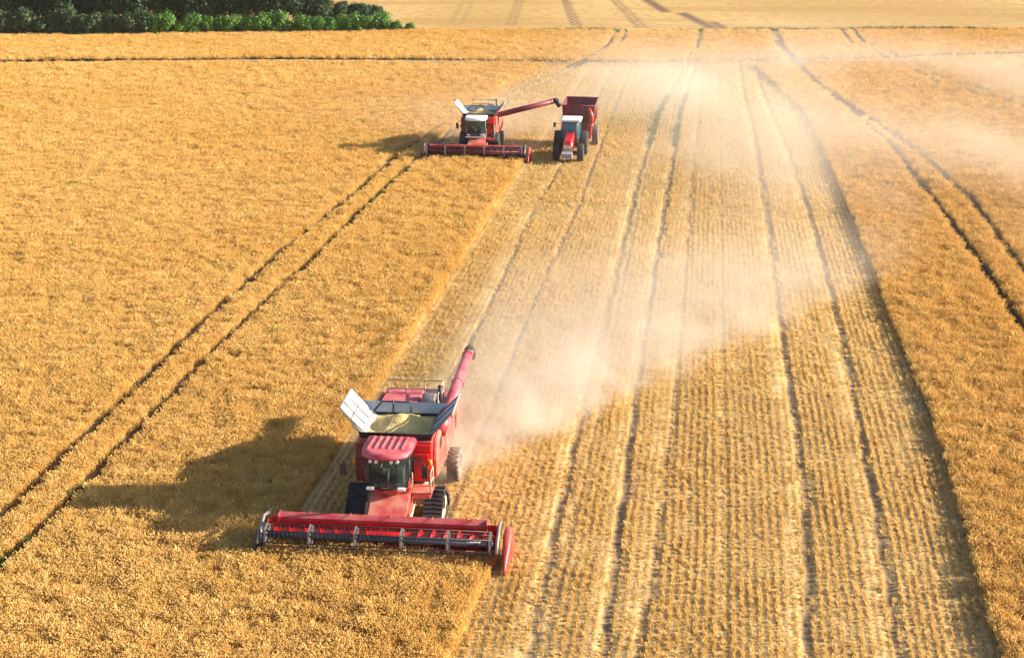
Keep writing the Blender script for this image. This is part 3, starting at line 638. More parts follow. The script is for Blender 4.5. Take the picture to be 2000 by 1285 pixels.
    # mirrors and lamps
    for s_ in (-1, 1):
        mi = MB(); mi.tube([(cx + s_ * .9, -1.35, 3.1), (cx + s_ * 1.5, -1.6, 3.0), (cx + s_ * 1.5, -1.6, 2.9)], .02, 6); mi.box(cx + s_ * 1.5 - .11, cx + s_ * 1.5 + .11, -1.64, -1.58, 2.45, 2.9); mi.build('mirror', 'black', CB, .01)
        be = MB(); be.tube([(X0 + s_ * 1.45 - .1, -.1, 2.35), (X0 + s_ * 1.45 - .1, -.1, 2.5)], .06, 10); be.box(X0 + s_ * 1.45 - .15, X0 + s_ * 1.45 - .05, -.12, .1, 2.28, 2.35); be.build('beacon_light', 'amber', T)
    for s_ in (-1, 1): hl = MB(); hl.box(cx + s_ * .58 - .14, cx + s_ * .58 + .14, -1.42, -1.28, 1.80, 1.90); hl.build('headlight', 'lens', CB, .02)
    # -- grain tank
    a0, a1, b0_, b1_ = X0 - 1.30, X0 + 1.28, .40, 2.55; z1 = 3.30
    tk = MB()
    tk.panel([(a0, b0_, 3.05), (a1, b0_, 3.05), (a1, b0_, z1 + .02), (a0, b0_, z1 + .02)], .05)
    tk.panel([(a0, b1_, 3.05), (a0, b1_, z1), (a1, b1_, z1), (a1, b1_, 3.05)], .05)
    tk.panel([(a0, b0_, 3.05), (a0, b0_, z1), (a0, b1_, z1), (a0, b1_, 3.05)], .05); tk.panel([(a1, b0_, 3.05), (a1, b1_, 3.05), (a1, b1_, z1), (a1, b0_, z1)], .05)
    TK = tk.build('grain_tank', 'black', T)
    # folded-out extensions
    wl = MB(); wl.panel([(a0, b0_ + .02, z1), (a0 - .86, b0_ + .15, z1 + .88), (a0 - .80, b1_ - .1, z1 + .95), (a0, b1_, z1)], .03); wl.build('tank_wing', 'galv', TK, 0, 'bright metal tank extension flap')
    rw = MB()
    for t in (.33, .66):
        p = lambda s, t: Vector((a0 - .84 * s, b0_ + .1 + t * (b1_ - b0_ - .2), z1 + .91 * s + .03)); rw.tube([p(.02, t), p(.98, t)], .022, 6)
    rw.tube([p(.5, .02), p(.5, .98)], .018, 6); rw.tube([p(0, .0), p(1, -.0), p(1, 1.0)], .03, 6); rw.build('wing_brace', 'steel', TK)
    wr = MB(); wr.panel([(a1, b0_ + .02, z1), (a1, b1_, z1), (a1 + .88, b1_ - .1, z1 + .92), (a1 + .82, b0_ + .2, z1 + .84)], .03); wr.build('tank_wing', 'shadegrey', TK, 0, 'tank extension flap with blue grey shade in its colour')
    wb = MB()
    for t in (.1, .5, .9):
        q = lambda s, t: Vector((a1 + .85 * s, b0_ + .1 + t * (b1_ - b0_ - .2), z1 + .88 * s + .04)); wb.tube([q(.02, t), q(1.0, t)], .022, 6)
    wb.tube([q(1, 0), q(1, 1)], .03, 6); wb.build('wing_brace', 'steel', TK)
    # front flap: low, outside black, and cloth corners up to the wings
    ff = MB(); ff.panel([(a0, b0_ - .03, z1 - .28), (a1, b0_ - .03, z1 - .28), (a1 + .12, b0_ - .13, z1 + .09), (a0 - .12, b0_ - .13, z1 + .09)], .03); ff.build('tank_front_flap', 'black', TK)
    co = MB(); co.panel([(a0, b0_ - .02, z1), (a0 - .12, b0_ - .12, z1 + .09), (a0 - .86, b0_ + .15, z1 + .88)], .02); co.panel([(a1, b0_ - .02, z1), (a1 + .82, b0_ + .2, z1 + .84), (a1 + .12, b0_ - .12, z1 + .09)], .02); co.build('tank_corner_cloth', 'black', TK)
    rp = MB(); rp.panel([(a0, b1_, z1), (a0 - .45, b1_ + .12, z1 + .40), (a1 + .4, b1_ + .12, z1 + .40), (a1, b1_, z1)], .03); rp.build('tank_rear_flap', 'shadegrey', TK, 0)
    rr = MB(); rr.tube([(a0 + .05, b1_ + .0, z1 + .03), (a0 + .05 + .3, b1_ + .05, z1 + .42), (a0 + 1.5, b1_ + .05, z1 + .42), (a0 + 1.5, b1_, z1 + .03)], .035, 6); rr.tube([(a0 + .8, b1_ - .03, z1), (a0 + .8, b1_ + .02, z1 + .5)], .03, 6); rr.build('rear_flap_frame', 'navy', TK)
    il = MB(); il.panel([(a0 + .02, b0_ + .07, z1 - .01), (a0 + .02, b1_ - .07, z1 - .01), (a0 + .42, b1_ - .07, 3.14), (a0 + .42, b0_ + .07, 3.14)], .02); il.build('tank_side_sheet', 'galv', TK)
    lin = MB(); lin.box(a0 + .02, a1 - .02, b0_ + .06, b1_ - .02, 3.125, 3.13); lin.build('tank_lining', 'canvas', TK)
    # engine deck, rails, exhaust, screen
    ed = MB(); ed.prism_x([(2.9, 3.08), (2.9, 3.38), (3.15, 3.46), (4.9, 3.36), (5.6, 3.08), (5.6, 2.9)], X0 - 1.15, X0 + .35); ed.build('engine_cover', 'pink', T, .05)
    rs = MB(); rs.lathe_x([(X0 + .5, .42), (X0 + 1.0, .42)], (0, 3.7, 3.25), 24); rs.box(X0 + .45, X0 + 1.3, 2.85, 4.6, 3.05, 3.22); rs.build('air_screen', 'steel', T, .02)
    el = MB()
    pts = [(X0 - 1.0, 4.5), (X0 - .3, 4.5), (X0 + .45, 4.5), (X0 + 1.2, 4.5), (X0 + 1.2, 3.0)]
    for x, y in pts: el.tube([(x, y, 3.05), (x, y, 3.92)], .03, 6)
    for z in (3.55, 3.92): el.tube([(x, y, z) for x, y in pts], .03, 6)
    el.build('deck_rail', 'beige', T)
    ex = MB(); ex.tube([(X0 + 1.25, 3.3, 3.1), (X0 + 1.25, 3.3, 3.95), (X0 + 1.22, 3.45, 4.12)], .085, 12); ex.build('exhaust_pipe', 'black', T)
    # -- unloading auger
    if not far:
        p0, p1, p2 = (X0 + 1.45, 1.6, 2.9), (X0 + 1.60, 2.2, 3.35), (X0 + 1.62, 9.15, 3.42)
        tip = [(X0 + 1.62, 9.05, 3.42), (X0 + 1.62, 9.62, 3.42), (X0 + 1.62, 9.82, 3.12)]
    else:
        p0, p1, p2 = (X0 + 1.35, 1.2, 2.3), (X0 + 1.45, 1.3, 3.10), (X0 + 6.3, 1.9, 4.28)
        tip = [(X0 + 6.2, 1.9, 4.27), (X0 + 6.6, 1.93, 4.30), (X0 + 6.9, 1.95, 3.85)]
    ug = MB(); ug.tube([p0, p1], .25, 16); ug.tube([p1, p2], [.24, .22], 18)
    d = (Vector(p2) - Vector(p1)).normalized()
    for t in (.02, .5, .97):
        c_ = Vector(p1).lerp(Vector(p2), t); ug.tube([c_ - d * .03, c_ + d * .03], .265, 18)
    UG = ug.build('unloading_auger', 'pink' if not far else 'maroon', T)
    bt = MB(); bt.tube(tip, [.21, .25, .24], 14); bt.tube([tuple(Vector(tip[0]) + Vector((0, 0, .16))), tuple(Vector(tip[1]) + Vector((0, 0, .30)))], .04, 6)
    bt.build('auger_spout', 'black', UG)
    br_ = MB(); br_.tube([(X0 + 1.5, 4.8, 3.0), (X0 + 1.6, 4.8, 3.3)], .05, 6); br_.build('auger_rest', 'black', T) if not far else None
    # -- running gear
    if not far:
        for s_ in (-1, 1):
            xc = X0 * .5 + s_ * 1.47
            tr_ = empty_part('track', T, (xc, 0, 0)); hw = .36
            # belt path: triangle around sprocket (top) and two idlers
            C3 = [(0, .98, .36), (.92, .33, .30), (-.92, .33, .30)]   # y,z,r  (top, rear, front)
            path = []
            def arc(c, a_from, a_to, n_=8):
                for i in range(n_ + 1):
                    a = a_from + (a_to - a_from) * i / n_; path.append((c[0] + c[2] * math.cos(a), c[1] + c[2] * math.sin(a)))
            arc(C3[0], PI * .80, PI * .20); arc(C3[1], PI * .20, -PI * .5); arc(C3[2], -PI * .5, -PI * 1.20)
            n_ = len(path); be = MB(); ring_o = path
            cyy = sum(p[0] for p in path) / n_; czz = .5
            inn = []
            for i, (y, z) in enumerate(path):
                ny, nz_ = path[(i + 1) % n_][0] - path[i - 1][0], path[(i + 1) % n_][1] - path[i - 1][1]; l = math.hypot(ny, nz_); inn.append((y - nz_ / l * -.0 + (-.05) * (-nz_ / l) * -1 * -1, z + (-.05) * (ny / l) * -1))
            inn = [(cyy + (y - cyy) * .93, czz + (z - czz) * .90) for y, z in path]
            v = [(-hw, y, z) for y, z in path] + [(hw, y, z) for y, z in path] + [(-hw, y, z) for y, z in inn] + [(hw, y, z) for y, z in inn]
            f = []
            for i in range(n_):
                j = (i + 1) % n_; f += [(i, j, n_ + j, n_ + i), (2 * n_ + i, 3 * n_ + i, 3 * n_ + j, 2 * n_ + j), (i, 2 * n_ + i, 2 * n_ + j, j), (n_ + i, n_ + j, 3 * n_ + j, 3 * n_ + i)]
            be.add(v, f)
            # lugs evenly along the path
            P_l = [Vector((0, y, z)) for y, z in path] + [Vector((0, *path[0]))]; tot = sum((P_l[i + 1] - P_l[i]).length for i in range(n_)); st_ = tot / 34; acc = 0; nxt = 0
            for i in range(n_):
                a_, b_ = P_l[i], P_l[i + 1]; l = (b_ - a_).length
                while nxt <= acc + l and nxt < tot - .01:
                    p = a_.lerp(b_, (nxt - acc) / l); d_ = (b_ - a_).normalized(); nn = Vector((0, -d_.z, d_.y));
                    if nn.dot(p - Vector((0, cyy, czz))) < 0: nn = -nn
                    for q in (-1, 1):
                        be.add([p + Vector((q * .02, 0, 0)) + d_ * .03, p + Vector((q * .02, 0, 0)) - d_ * .03, p + Vector((q * hw, 0, 0)) - d_ * .08, p + Vector((q * hw, 0, 0)) - d_ * .02] + [c__ + nn * .05 for c__ in (p + Vector((q * .02, 0, 0)) + d_ * .03, p + Vector((q * .02, 0, 0)) - d_ * .03, p + Vector((q * hw, 0, 0)) - d_ * .08, p + Vector((q * hw, 0, 0)) - d_ * .02)],
                               [(0, 1, 2, 3), (4, 7, 6, 5), (0, 4, 5, 1), (1, 5, 6, 2), (2, 6, 7, 3), (3, 7, 4, 0)])
                    nxt += st_
                acc += l
            be.build('belt', 'rubber', tr_)
            for (y, z, r), nm in zip(C3, ('drive_sprocket', 'idler_wheel', 'idler_wheel')):
                k_ = MB(); k_.lathe_x([(-hw * .9, r * .82), (-hw * .9, r * .6), (-hw * .6, r * .3), (hw * .6, r * .3), (hw * .9, r * .6), (hw * .9, r * .82)], (0, y, z), 22); k_.build(nm, 'beige', tr_)
            fm = MB(); fm.prism_x([(-.7, .30), (.7, .30), (.35, .62), (-.35, .62)], -.2, .2)
            for y in (-.36, 0, .36): fm.lathe_x([(-.3, .16), (.3, .16)], (0, y, .24), 16)
            fm.prism_x([(-.25, .62), (.25, .62), (.12, 1.0), (-.12, 1.0)], -.08 * 1, .38 if s_ > 0 else .08); fm.build('track_frame', 'beige', tr_)
    else:
        for s_ in (-1, 1): tyre_wheel('front_wheel', T, s_ * 1.35, 0, .92, .70, .42, s_, 'rubber', 'black', 22)
    for s_ in (-1, 1): tyre_wheel('rear_wheel', T, s_ * (1.62 if not far else 1.45), 3.7, .68 if not far else .66, .50, .36, s_, 'drubber' if not far else 'rubber', 'hub', 20)
    return T
def grain_pile(cmb, label):
    p = MB(); n_ = 26; x0, x1, y0, y1 = -1.36, 1.14, .46, 2.5; v = []; f = []
    for j in range(n_ + 1):
        for i in range(n_ + 1):
            x = x0 + (x1 - x0) * i / n_; y = y0 + (y1 - y0) * j / n_; r = math.hypot((x + .05) / 1.15, (y - 1.45) / 1.1)
            v.append((x, y, 3.21 + .44 * max(0, 1 - r * 1.05) ** .85 + .03 * math.sin(x * 5 + y * 3) * math.sin(y * 6 - x * 2) + .035 * random.random()))
    m = n_ + 1
    f = [(j * m + i, j * m + i + 1, (j + 1) * m + i + 1, (j + 1) * m + i) for j in range(n_) for i in range(n_)]
    o = len(v); v += [(x0, y0, 3.131), (x1, y0, 3.131), (x1, y1, 3.131), (x0, y1, 3.131)]
    f += [tuple([o, o + 1] + [i for i in range(n_, -1, -1)]), tuple([o + 2, o + 3] + [n_ * m + i for i in range(n_ + 1)]), tuple([o + 3, o] + [j * m for j in range(n_ + 1)]), tuple([o + 1, o + 2] + [j * m + n_ for j in range(n_, -1, -1)]), (o + 3, o + 2, o + 1, o)]
    p.add(v, f, True); g_ = p.build('grain_pile', GRAIN); g_.location = cmb.location; g_.rotation_euler = cmb.rotation_euler
    g_['label'] = label; g_['category'] = 'grain'; g_['group'] = 'heaps of grain in the combine tanks'
GRAIN = bpy.data.materials.new('wheat_grain_heap'); GRAIN.use_nodes = True
n = GRAIN.node_tree; b = n.nodes['Principled BSDF']; b.inputs['Roughness'].default_value = .9
tc = n.nodes.new('ShaderNodeTexCoord'); nz = n.nodes.new('ShaderNodeTexNoise'); nz.inputs['Scale'].default_value = 1.6; nz.inputs['Detail'].default_value = 8; n.links.new(tc.outputs['Object'], nz.inputs['Vector'])
rp_ = n.nodes.new('ShaderNodeValToRGB'); rp_.color_ramp.elements[0].position = .40; rp_.color_ramp.elements[0].color = (.50, .38, .14, 1); rp_.color_ramp.elements[1].position = .6; rp_.color_ramp.elements[1].color = (.78, .55, .22, 1)
n.links.new(nz.outputs['Fac'], rp_.inputs[0]); n.links.new(rp_.outputs[0], b.inputs['Base Color'])
nb2 = n.nodes.new('ShaderNodeTexNoise'); nb2.inputs['Scale'].default_value = 14; nb2.inputs['Detail'].default_value = 6; n.links.new(tc.outputs['Object'], nb2.inputs['Vector']); bb2 = n.nodes.new('ShaderNodeBump'); bb2.inputs['Distance'].default_value = .06; n.links.new(nb2.outputs['Fac'], bb2.inputs['Height']); n.links.new(bb2.outputs[0], b.inputs['Normal'])

nearp = W(780, 1012); farp = W(937, 300)
c1 = make_combine(nearp, -math.radians(5.5), 'red tracked combine harvester nearest the camera, pale dust behind it, auger folded back', 'combine harvesters cutting wheat')
grain_pile(c1, 'heap of yellow grain in the open tank of the nearest combine')
c2 = make_combine(farp, -math.radians(5.0), 'distant red combine harvester with white cab roof, unloading auger swung out beside the tractor', 'combine harvesters cutting wheat', True, .2)
grain_pile(c2, 'heap of yellow grain in the tank of the distant combine')

# ------------------------------------------------------------------ tractor and grain cart
def make_tractor(loc, rz):
    T = empty('tractor', loc, rz, 'red tractor with white cab roof pulling the maroon grain cart', 'tractor')
    ho = MB(); ho.loft([[(-.34, y, 1.0), (-.38, y, zz - .15), (-.26, y, zz), (.26, y, zz), (.38, y, zz - .15), (.34, y, 1.0)] for y, zz in ((-.95, 1.55), (-.8, 1.78), (.3, 1.92), (1.7, 2.05))], smooth=False)
    Hd = ho.build('bonnet', 'bright', T, .03)
    gr = MB(); gr.box(-.30, .30, -1.0, -.955, .95, 1.42); gr.box(-.34, .34, -1.02, -.955, 1.42, 1.5); gr.build('grille', 'beige', Hd, .01)
    for x in (-.30, .06): hl = MB(); hl.box(x, x + .24, -1.03, -1.003, 1.28, 1.40); hl.build('headlight', 'lens', Hd)
    fr = MB(); fr.box(-.28, .28, -1.1, 3.6, .62, .98); fr.box(-.9, .9, -.12, .12, .6, .82); fr.box(-.95, .95, 2.7, 3.0, .75, 1.05); fr.build('chassis', 'black', T, .02)
    for k in range(9):
        wt = MB(); wt.prism_x([(-1.75, .50), (-1.12, .45), (-1.12, .98), (-1.3, 1.02), (-1.75, .88)], -.45 + k * .1, -.37 + k * .1)
        wt.build('front_weight', 'lilac', T, .01)
    cab_ = MB(); cab_.prism_z([(-.62, 1.75), (.62, 1.75), (.80, 2.1), (.80, 3.4), (-.80, 3.4), (-.80, 2.1)], 1.15, 1.6); CB = cab_.build('cab', 'black', T, .03)
    gl = MB()
    r_ = lambda z, k, dy: [(-.60 * k, 1.75 + dy, z), (.60 * k, 1.75 + dy, z), (.80 * k, 2.1, z), (.80 * k, 3.4, z), (-.80 * k, 3.4, z), (-.80 * k, 2.1, z)]
    gl.loft([r_(1.605, .98, .02), r_(2.3, .99, .0), r_(2.98, .94, .12)], close=False, smooth=False); gl.build('windscreen', 'blueglass', CB)
    pi = MB()
    for x, y in ((-.60, 1.78), (.60, 1.78), (.78, 2.12), (-.78, 2.12), (.78, 3.38), (-.78, 3.38)): pi.tube([(x, y, 1.6), (x * .96, y + .05, 3.0)], .035, 6)
    pi.build('cab_pillars', 'black', CB)
    rf = MB(); rf.loft([[(-.80, 1.62, z), (.80, 1.62, z), (.90, 1.95, z), (.90, 3.5, z), (-.90, 3.5, z), (-.90, 1.95, z)] for z in (3.0, 3.14)] + [[(-.66, 1.85, 3.22), (.66, 1.85, 3.22), (.72, 2.1, 3.22), (.72, 3.3, 3.22), (-.72, 3.3, 3.22), (-.72, 2.1, 3.22)]], smooth=False); rf.build('cab_roof', 'white', CB, .03)
    se = MB(); se.box(-.27, .27, 2.6, 3.1, 1.7, 1.85); se.box(-.26, .26, 3.0, 3.15, 1.85, 2.5); se.tube([(0, 2.0, 1.6), (0, 2.2, 2.1)], .04, 6); se.box(-.18, .18, 2.1, 2.25, 2.08, 2.14); se.build('seat', 'seat', CB, .03)
    for s_ in (-1, 1):
        fe = MB(); fe.prism_x([(2.0, 1.3), (2.3, 1.72), (2.85, 1.88), (3.4, 1.72), (3.6, 1.4), (3.4, 1.6), (2.85, 1.78), (2.35, 1.62)], *sorted((s_ * .82, s_ * 1.3))); fe.build('fender', 'red', T, .01)
        mi = MB(); mi.tube([(s_ * .75, 1.9, 2.8), (s_ * 1.35, 1.75, 2.75)], .02, 6); mi.box(s_ * 1.35 - .1, s_ * 1.35 + .1, 1.7, 1.76, 2.5, 2.9); mi.build('mirror', 'black', CB, .01)
        tyre_wheel('front_wheel', T, s_ * 1.02, 0, .72, .55, .36, s_, 'rubber', 'hub', 20); tyre_wheel('rear_wheel', T, s_ * 1.10, 2.85, 1.0, .68, .50, s_, 'rubber', 'hub', 24)
    ex = MB(); ex.tube([(.55, 1.5, 1.6), (.55, 1.5, 2.7), (.58, 1.58, 2.85)], .05, 10); ex.build('exhaust_pipe', 'steel', T)
    st = MB()
    for k in range(3): st.box(-.98, -.7, 2.0 - .02, 2.2, .6 + k * .28, .63 + k * .28)
    st.build('steps', 'black', T); return T
def make_cart(loc, rz):
    T = empty('grain_cart', loc, rz, 'maroon grain cart with open hopper hitched behind the tractor', 'trailer')
    # origin under its axle; hitch towards -Y
    hb = MB(); t = .05
    def rg(x, y0, y1, z): return [(-x, y0, z), (x, y0, z), (x, y1, z), (-x, y1, z)]
    outer = [rg(.75, -1.1, 1.1, .95), rg(1.48, -2.25, 2.15, 2.1), rg(1.58, -2.40, 2.30, 3.8)]; inner = [rg(1.53, -2.35, 2.25, 3.8), rg(1.43, -2.18, 2.08, 2.12), rg(.70, -1.02, 1.02, 1.02)]
    hb.loft(outer + inner, smooth=False)
    HB = hb.build('hopper', 'maroon', T, .01)
    ri = MB()
    for s_ in (-1, 1):
        for y in (-1.6, -.8, 0, .8, 1.6): ri.tube([(s_ * 1.50, y, 2.1), (s_ * 1.60, y, 3.78)], .04, 6)
        ri.tube([(s_ * 1.60, -2.42, 3.81), (s_ * 1.60, 2.32, 3.81)], .045, 6); ri.tube([(s_ * .5, -2.29, 2.15), (s_ * .52, -2.42, 3.78)], .04, 6)
    ri.tube([(-1.60, -2.42, 3.81), (1.60, -2.42, 3.81)], .045, 6); ri.tube([(-1.60, 2.32, 3.81), (1.60, 2.32, 3.81)], .045, 6); ri.build('hopper_ribs', 'maroon', HB)
    au = MB(); au.tube([(1.05, -2.1, 1.2), (1.25, -2.55, 2.3)], .22, 14); au.tube([(1.25, -2.62, 2.3), (1.30, -2.66, 3.0), (1.0, -2.62, 3.6)], [.24, .22, .20], 14); au.tube([(1.2, -2.55, 2.0), (1.2, -2.55, 2.3)], .30, 14)
    au.build('cart_auger', 'red', T)
    fr = MB(); fr.box(-.8, -.65, -2.4, 1.4, .78, .94); fr.box(.65, .8, -2.4, 1.4, .78, .94); fr.box(-1.35, 1.35, -.1, .1, .82, .98); fr.tube([(-.7, -2.4, .85), (0, -4.4, .55)], .07, 8); fr.tube([(.7, -2.4, .85), (0, -4.4, .55)], .07, 8); fr.tube([(0, -4.3, .55), (0, -4.75, .55)], .05, 8)
    fr.box(.75, 1.25, -2.45, -1.9, .9, 1.5); fr.build('cart_frame', 'red', T, .02)
    for s_ in (-1, 1): tyre_wheel('cart_wheel', T, s_ * 1.55, 0, .90, .62, .45, s_, 'drubber', 'maroon', 22)
    la = MB()
    for s_ in (0, .35): la.tube([(-1.0 + s_, -2.42, 1.5), (-1.0 + s_, -2.5, 2.9)], .02, 6)
    for k in range(4): la.tube([(-1.0, -2.44 - .02 * k, 1.7 + k * .3), (-.65, -2.44 - .02 * k, 1.7 + k * .3)], .015, 6)
    la.build('ladder', 'steel', T); return T
tp = W(1110, 314); TA = math.radians(7.0)
make_tractor(tp, -TA)
cart_ = make_cart((tp[0] + 7.5 * math.sin(TA) + .40, tp[1] + 7.5 * math.cos(TA), 0), -TA)

cart_.scale = (.9, 1, 1)

# ------------------------------------------------------------------ trees and bushes
def leaf_mat(name, a, b_, c):
    m = bpy.data.materials.new(name); m.use_nodes = True; n = m.node_tree; N = n.nodes; L = n.links
    p = N['Principled BSDF']; p.inputs['Roughness'].default_value = .6; p.inputs['Specular IOR Level'].default_value = .3
    at = N.new('ShaderNodeAttribute'); at.attribute_name = 'tint'; r = N.new('ShaderNodeValToRGB'); L.new(at.outputs['Fac'], r.inputs[0])
    r.color_ramp.elements[0].color = (*a, 1); r.color_ramp.elements[1].color = (*c, 1); e = r.color_ramp.elements.new(.5); e.color = (*b_, 1)
    L.new(r.outputs[0], p.inputs['Base Color']); tr = N.new('ShaderNodeBsdfTranslucent'); L.new(r.outputs[0], tr.inputs[0]); ms = N.new('ShaderNodeMixShader'); ms.inputs[0].default_value = .2
    L.new(p.outputs[0], ms.inputs[1]); L.new(tr.outputs[0], ms.inputs[2]); L.new(ms.outputs[0], N['Material Output'].inputs[0]); return m
LM = [leaf_mat('dark_leaves', (.014, .034, .018), (.028, .062, .024), (.08, .12, .040)), leaf_mat('mid_leaves', (.022, .045, .018), (.045, .085, .028), (.10, .135, .045)), leaf_mat('bright_leaves', (.045, .12, .018), (.09, .21, .028), (.18, .34, .045))]
BARK = mat('bark', (.16, .13, .10), .9, var=.3, scale=12, bump=.6)
def crown(rx, ry, rz_, zc, n, size, seed, nl=9, low=.0):
    r = np.random.default_rng(seed)
    # lobes spread through the crown
    th = r.uniform(0, 2 * PI, nl); zz = r.uniform(-.75, .85, nl); rr = np.sqrt(1 - zz ** 2) * r.uniform(.35, .75, nl)
    lc = np.stack([rx * rr * np.cos(th), ry * rr * np.sin(th), zc + rz_ * zz * .72], -1); lr = r.uniform(.30, .50, nl)
    k = r.integers(0, nl, n); d = r.normal(size=(n, 3)); d /= np.linalg.norm(d, axis=1)[:, None]
    rad = lr[k] * (r.uniform(.5, 1., n) ** .5); sub = r.normal(size=(n, 3)) * .06
    p = lc[k] + (d * rad[:, None] + sub) * np.array([rx, ry, rz_]); keep = p[:, 2] > low; p = p[keep]; n = len(p); d = d[keep]; k = k[keep]
    nrm = d + r.normal(size=(n, 3)) * .55; nrm /= np.linalg.norm(nrm, axis=1)[:, None]
    a = np.cross(nrm, r.normal(size=(n, 3))); a /= np.linalg.norm(a, axis=1)[:, None]; b_ = np.cross(nrm, a)
    s_ = size * r.uniform(.6, 1.3, n)[:, None]
    v = np.stack([p - a * s_, p - b_ * s_ * .6, p + a * s_, p + b_ * s_ * .6], 1).reshape(-1, 3); f = np.arange(n * 4).reshape(-1, 4)
    tint = np.repeat(np.clip(.5 + (r.random(nl)[k] - .5) * .7 + r.normal(size=n) * .16, 0, 1), 4)
    return v, f, tint, lc
def make_tree(seed, h, rx, m, trunkh, pale=False):
    zc = trunkh + (h - trunkh) * .5; v, f, tint, lc = crown(rx, rx, (h - trunkh) * .60, zc, 6500, .21, seed, 22, trunkh * .5)
    c = npmesh('crown', v, f, LM[m], {'tint': ('FLOAT', tint.astype(np.float32))})
    t = MB(); r = random.Random(seed); b = [(0, 0, 0), (r.uniform(-.1, .1), r.uniform(-.1, .1), trunkh), (r.uniform(-.2, .2), r.uniform(-.2, .2), zc + .5)]
    t.tube(b, [.20, .15, .06], 9)
    for q in lc[:9]: t.tube([Vector(b[1]).lerp(Vector(b[2]), r.uniform(0, .7)), Vector(q) * .6 + Vector((0, 0, q[2] * .3 + .1 * zc)), Vector(q)], [.07, .05, .02], 6)
    k = t.build('trunk', BARK); return c, k
def make_bush(seed, h, rx, m):
    v, f, tint, lc = crown(rx * 1.15, rx, h * .85, h * .55, 3000, .15, seed, 20, .05)
    c = npmesh('foliage', v, f, LM[m], {'tint': ('FLOAT', tint.astype(np.float32))})
    t = MB(); r = random.Random(seed)
    for q in lc[:6]: t.tube([(r.uniform(-.15, .15), r.uniform(-.1, .1), 0), tuple(q)], [.035, .012], 5)
    return c, t.build('stems', BARK)
def place(parts_src, first, name, loc, rz, sc, label, cat, group):
    T = empty(name, loc, rz, label, cat, group); T.scale = (sc, sc, sc)
    for p in parts_src:
        o = p if first else p.copy()
        if not first: COL.objects.link(o)
        o.parent = T
    return T
tsrc = [(make_tree(101, 8.5, 3.6, 0, .9), 9.5), (make_tree(102, 10, 3.9, 1, 1.3), 11), (make_tree(103, 7.5, 3.3, 0, .5), 8.5), (make_tree(104, 9, 3.7, 0, .7), 10), (make_tree(105, 3.6, 2.9, 0, .2), 3.6)]
used_t = set(); used_b = set()
# (photo x of trunk foot, photo y of foot, height, prototype)
tl = [(15, 62, 11, 1), (75, 60, 10, 0), (128, 62, 11, 3), (180, 60, 9.5, 1), (232, 60, 10.5, 0), (285, 60, 11, 3), (335, 59, 9.5, 1), (385, 58, 10, 2), (437, 58, 10.5, 0), (487, 57, 9, 3), (538, 57, 9.5, 1), (588, 56, 7.6, 0), (-40, 60, 10, 2),
      (625, 56, 6.6, 2), (685, 55, 3.9, 4), (715, 54, 3.5, 4),
      (50, 44, 13, 0), (160, 43, 12, 3), (262, 43, 13, 1), (362, 42, 12, 0), (455, 42, 12, 3), (540, 42, 9.5, 1), (-50, 43, 12, 1)]
side = ['leftmost of the front trees', 'second front tree from the left edge', 'third front tree from the left edge', 'fourth front tree from the left edge', 'fifth front tree from the left edge', 'sixth front tree from the left edge', 'seventh front tree from the left edge', 'eighth front tree from the left edge', 'ninth front tree from the left edge', 'tenth front tree from the left edge', 'eleventh front tree from the left edge', 'twelfth front tree from the left edge', 'front tree cut by the left picture edge']
for i, (px, py, h, k) in enumerate(tl):
    src, h0 = tsrc[k]; p = W(px, py)
    if i < 13: lab = ('dark green tree behind the hedge, ' if k != 1 else 'mid green tree behind the hedge, ') + side[i]
    elif i == 13: lab = 'medium dark tree where the wood steps down to the field on the right'
    elif i == 14: lab = 'low dark tree between the tall wood and its last small tree'
    elif i == 15: lab = 'smallest dark tree at the right tip of the wood'
    else: lab = 'tall tree in the rear row of the wood, ' + ['leftmost within the picture', 'second from the left', 'third from the left', 'fourth from the left', 'fifth from the left', 'rightmost of the rear row', 'cut by the left picture edge'][i - 16]
    place(src, k not in used_t, 'tree', p, random.uniform(0, 6.28), h / h0, lab, 'tree', 'trees of the wood at the field edge'); used_t.add(k)
bsrc = [make_bush(201, 2.0, 1.35, 1), make_bush(202, 2.0, 1.4, 1), make_bush(203, 1.9, 1.4, 2), make_bush(204, 1.8, 1.45, 2), make_bush(205, 1.9, 1.4, 2)]
ordn = ['first', 'second', 'third', 'fourth', 'fifth', 'sixth', 'seventh', 'eighth', 'ninth', 'tenth', 'eleventh', 'twelfth', 'thirteenth', 'fourteenth', 'fifteenth', 'sixteenth', 'seventeenth', 'eighteenth', 'nineteenth', 'twentieth', 'twenty-first', 'twenty-second', 'twenty-third', 'twenty-fourth', 'twenty-fifth', 'twenty-sixth']
nd = nb_ = 0
px = -22
while px < 822:
    dark = px < 285; k = random.choice((0, 1)) if dark else random.choice((2, 3, 4)); py = 71.5 - max(0, px - 250) * .0135 - 1.0
    p = W(px, py); sc = random.uniform(.95, 1.2) * (1.2 if dark else (.95 if px < 770 else .66))
    if dark: lab = f'dark green bush at the wood edge, {ordn[nd]} dark bush counted from the left'; nd += 1
    else: lab = f'bright green hedge bush, {ordn[nb_]} bright bush counted from the left'; nb_ += 1
    if px > 797: lab = 'small last bright green bush at the right end of the hedge'
    place(bsrc[k], k not in used_b, 'bush', p, random.uniform(0, 6.28), sc, lab, 'bush', 'bushes along the edge of the wood').scale = (sc * random.uniform(.85, 1.2), sc * random.uniform(.8, 1.1), sc * random.uniform(.72, 1.25)); used_b.add(k)
    px += random.uniform(22, 29) * (1.05 if dark else 1.0)

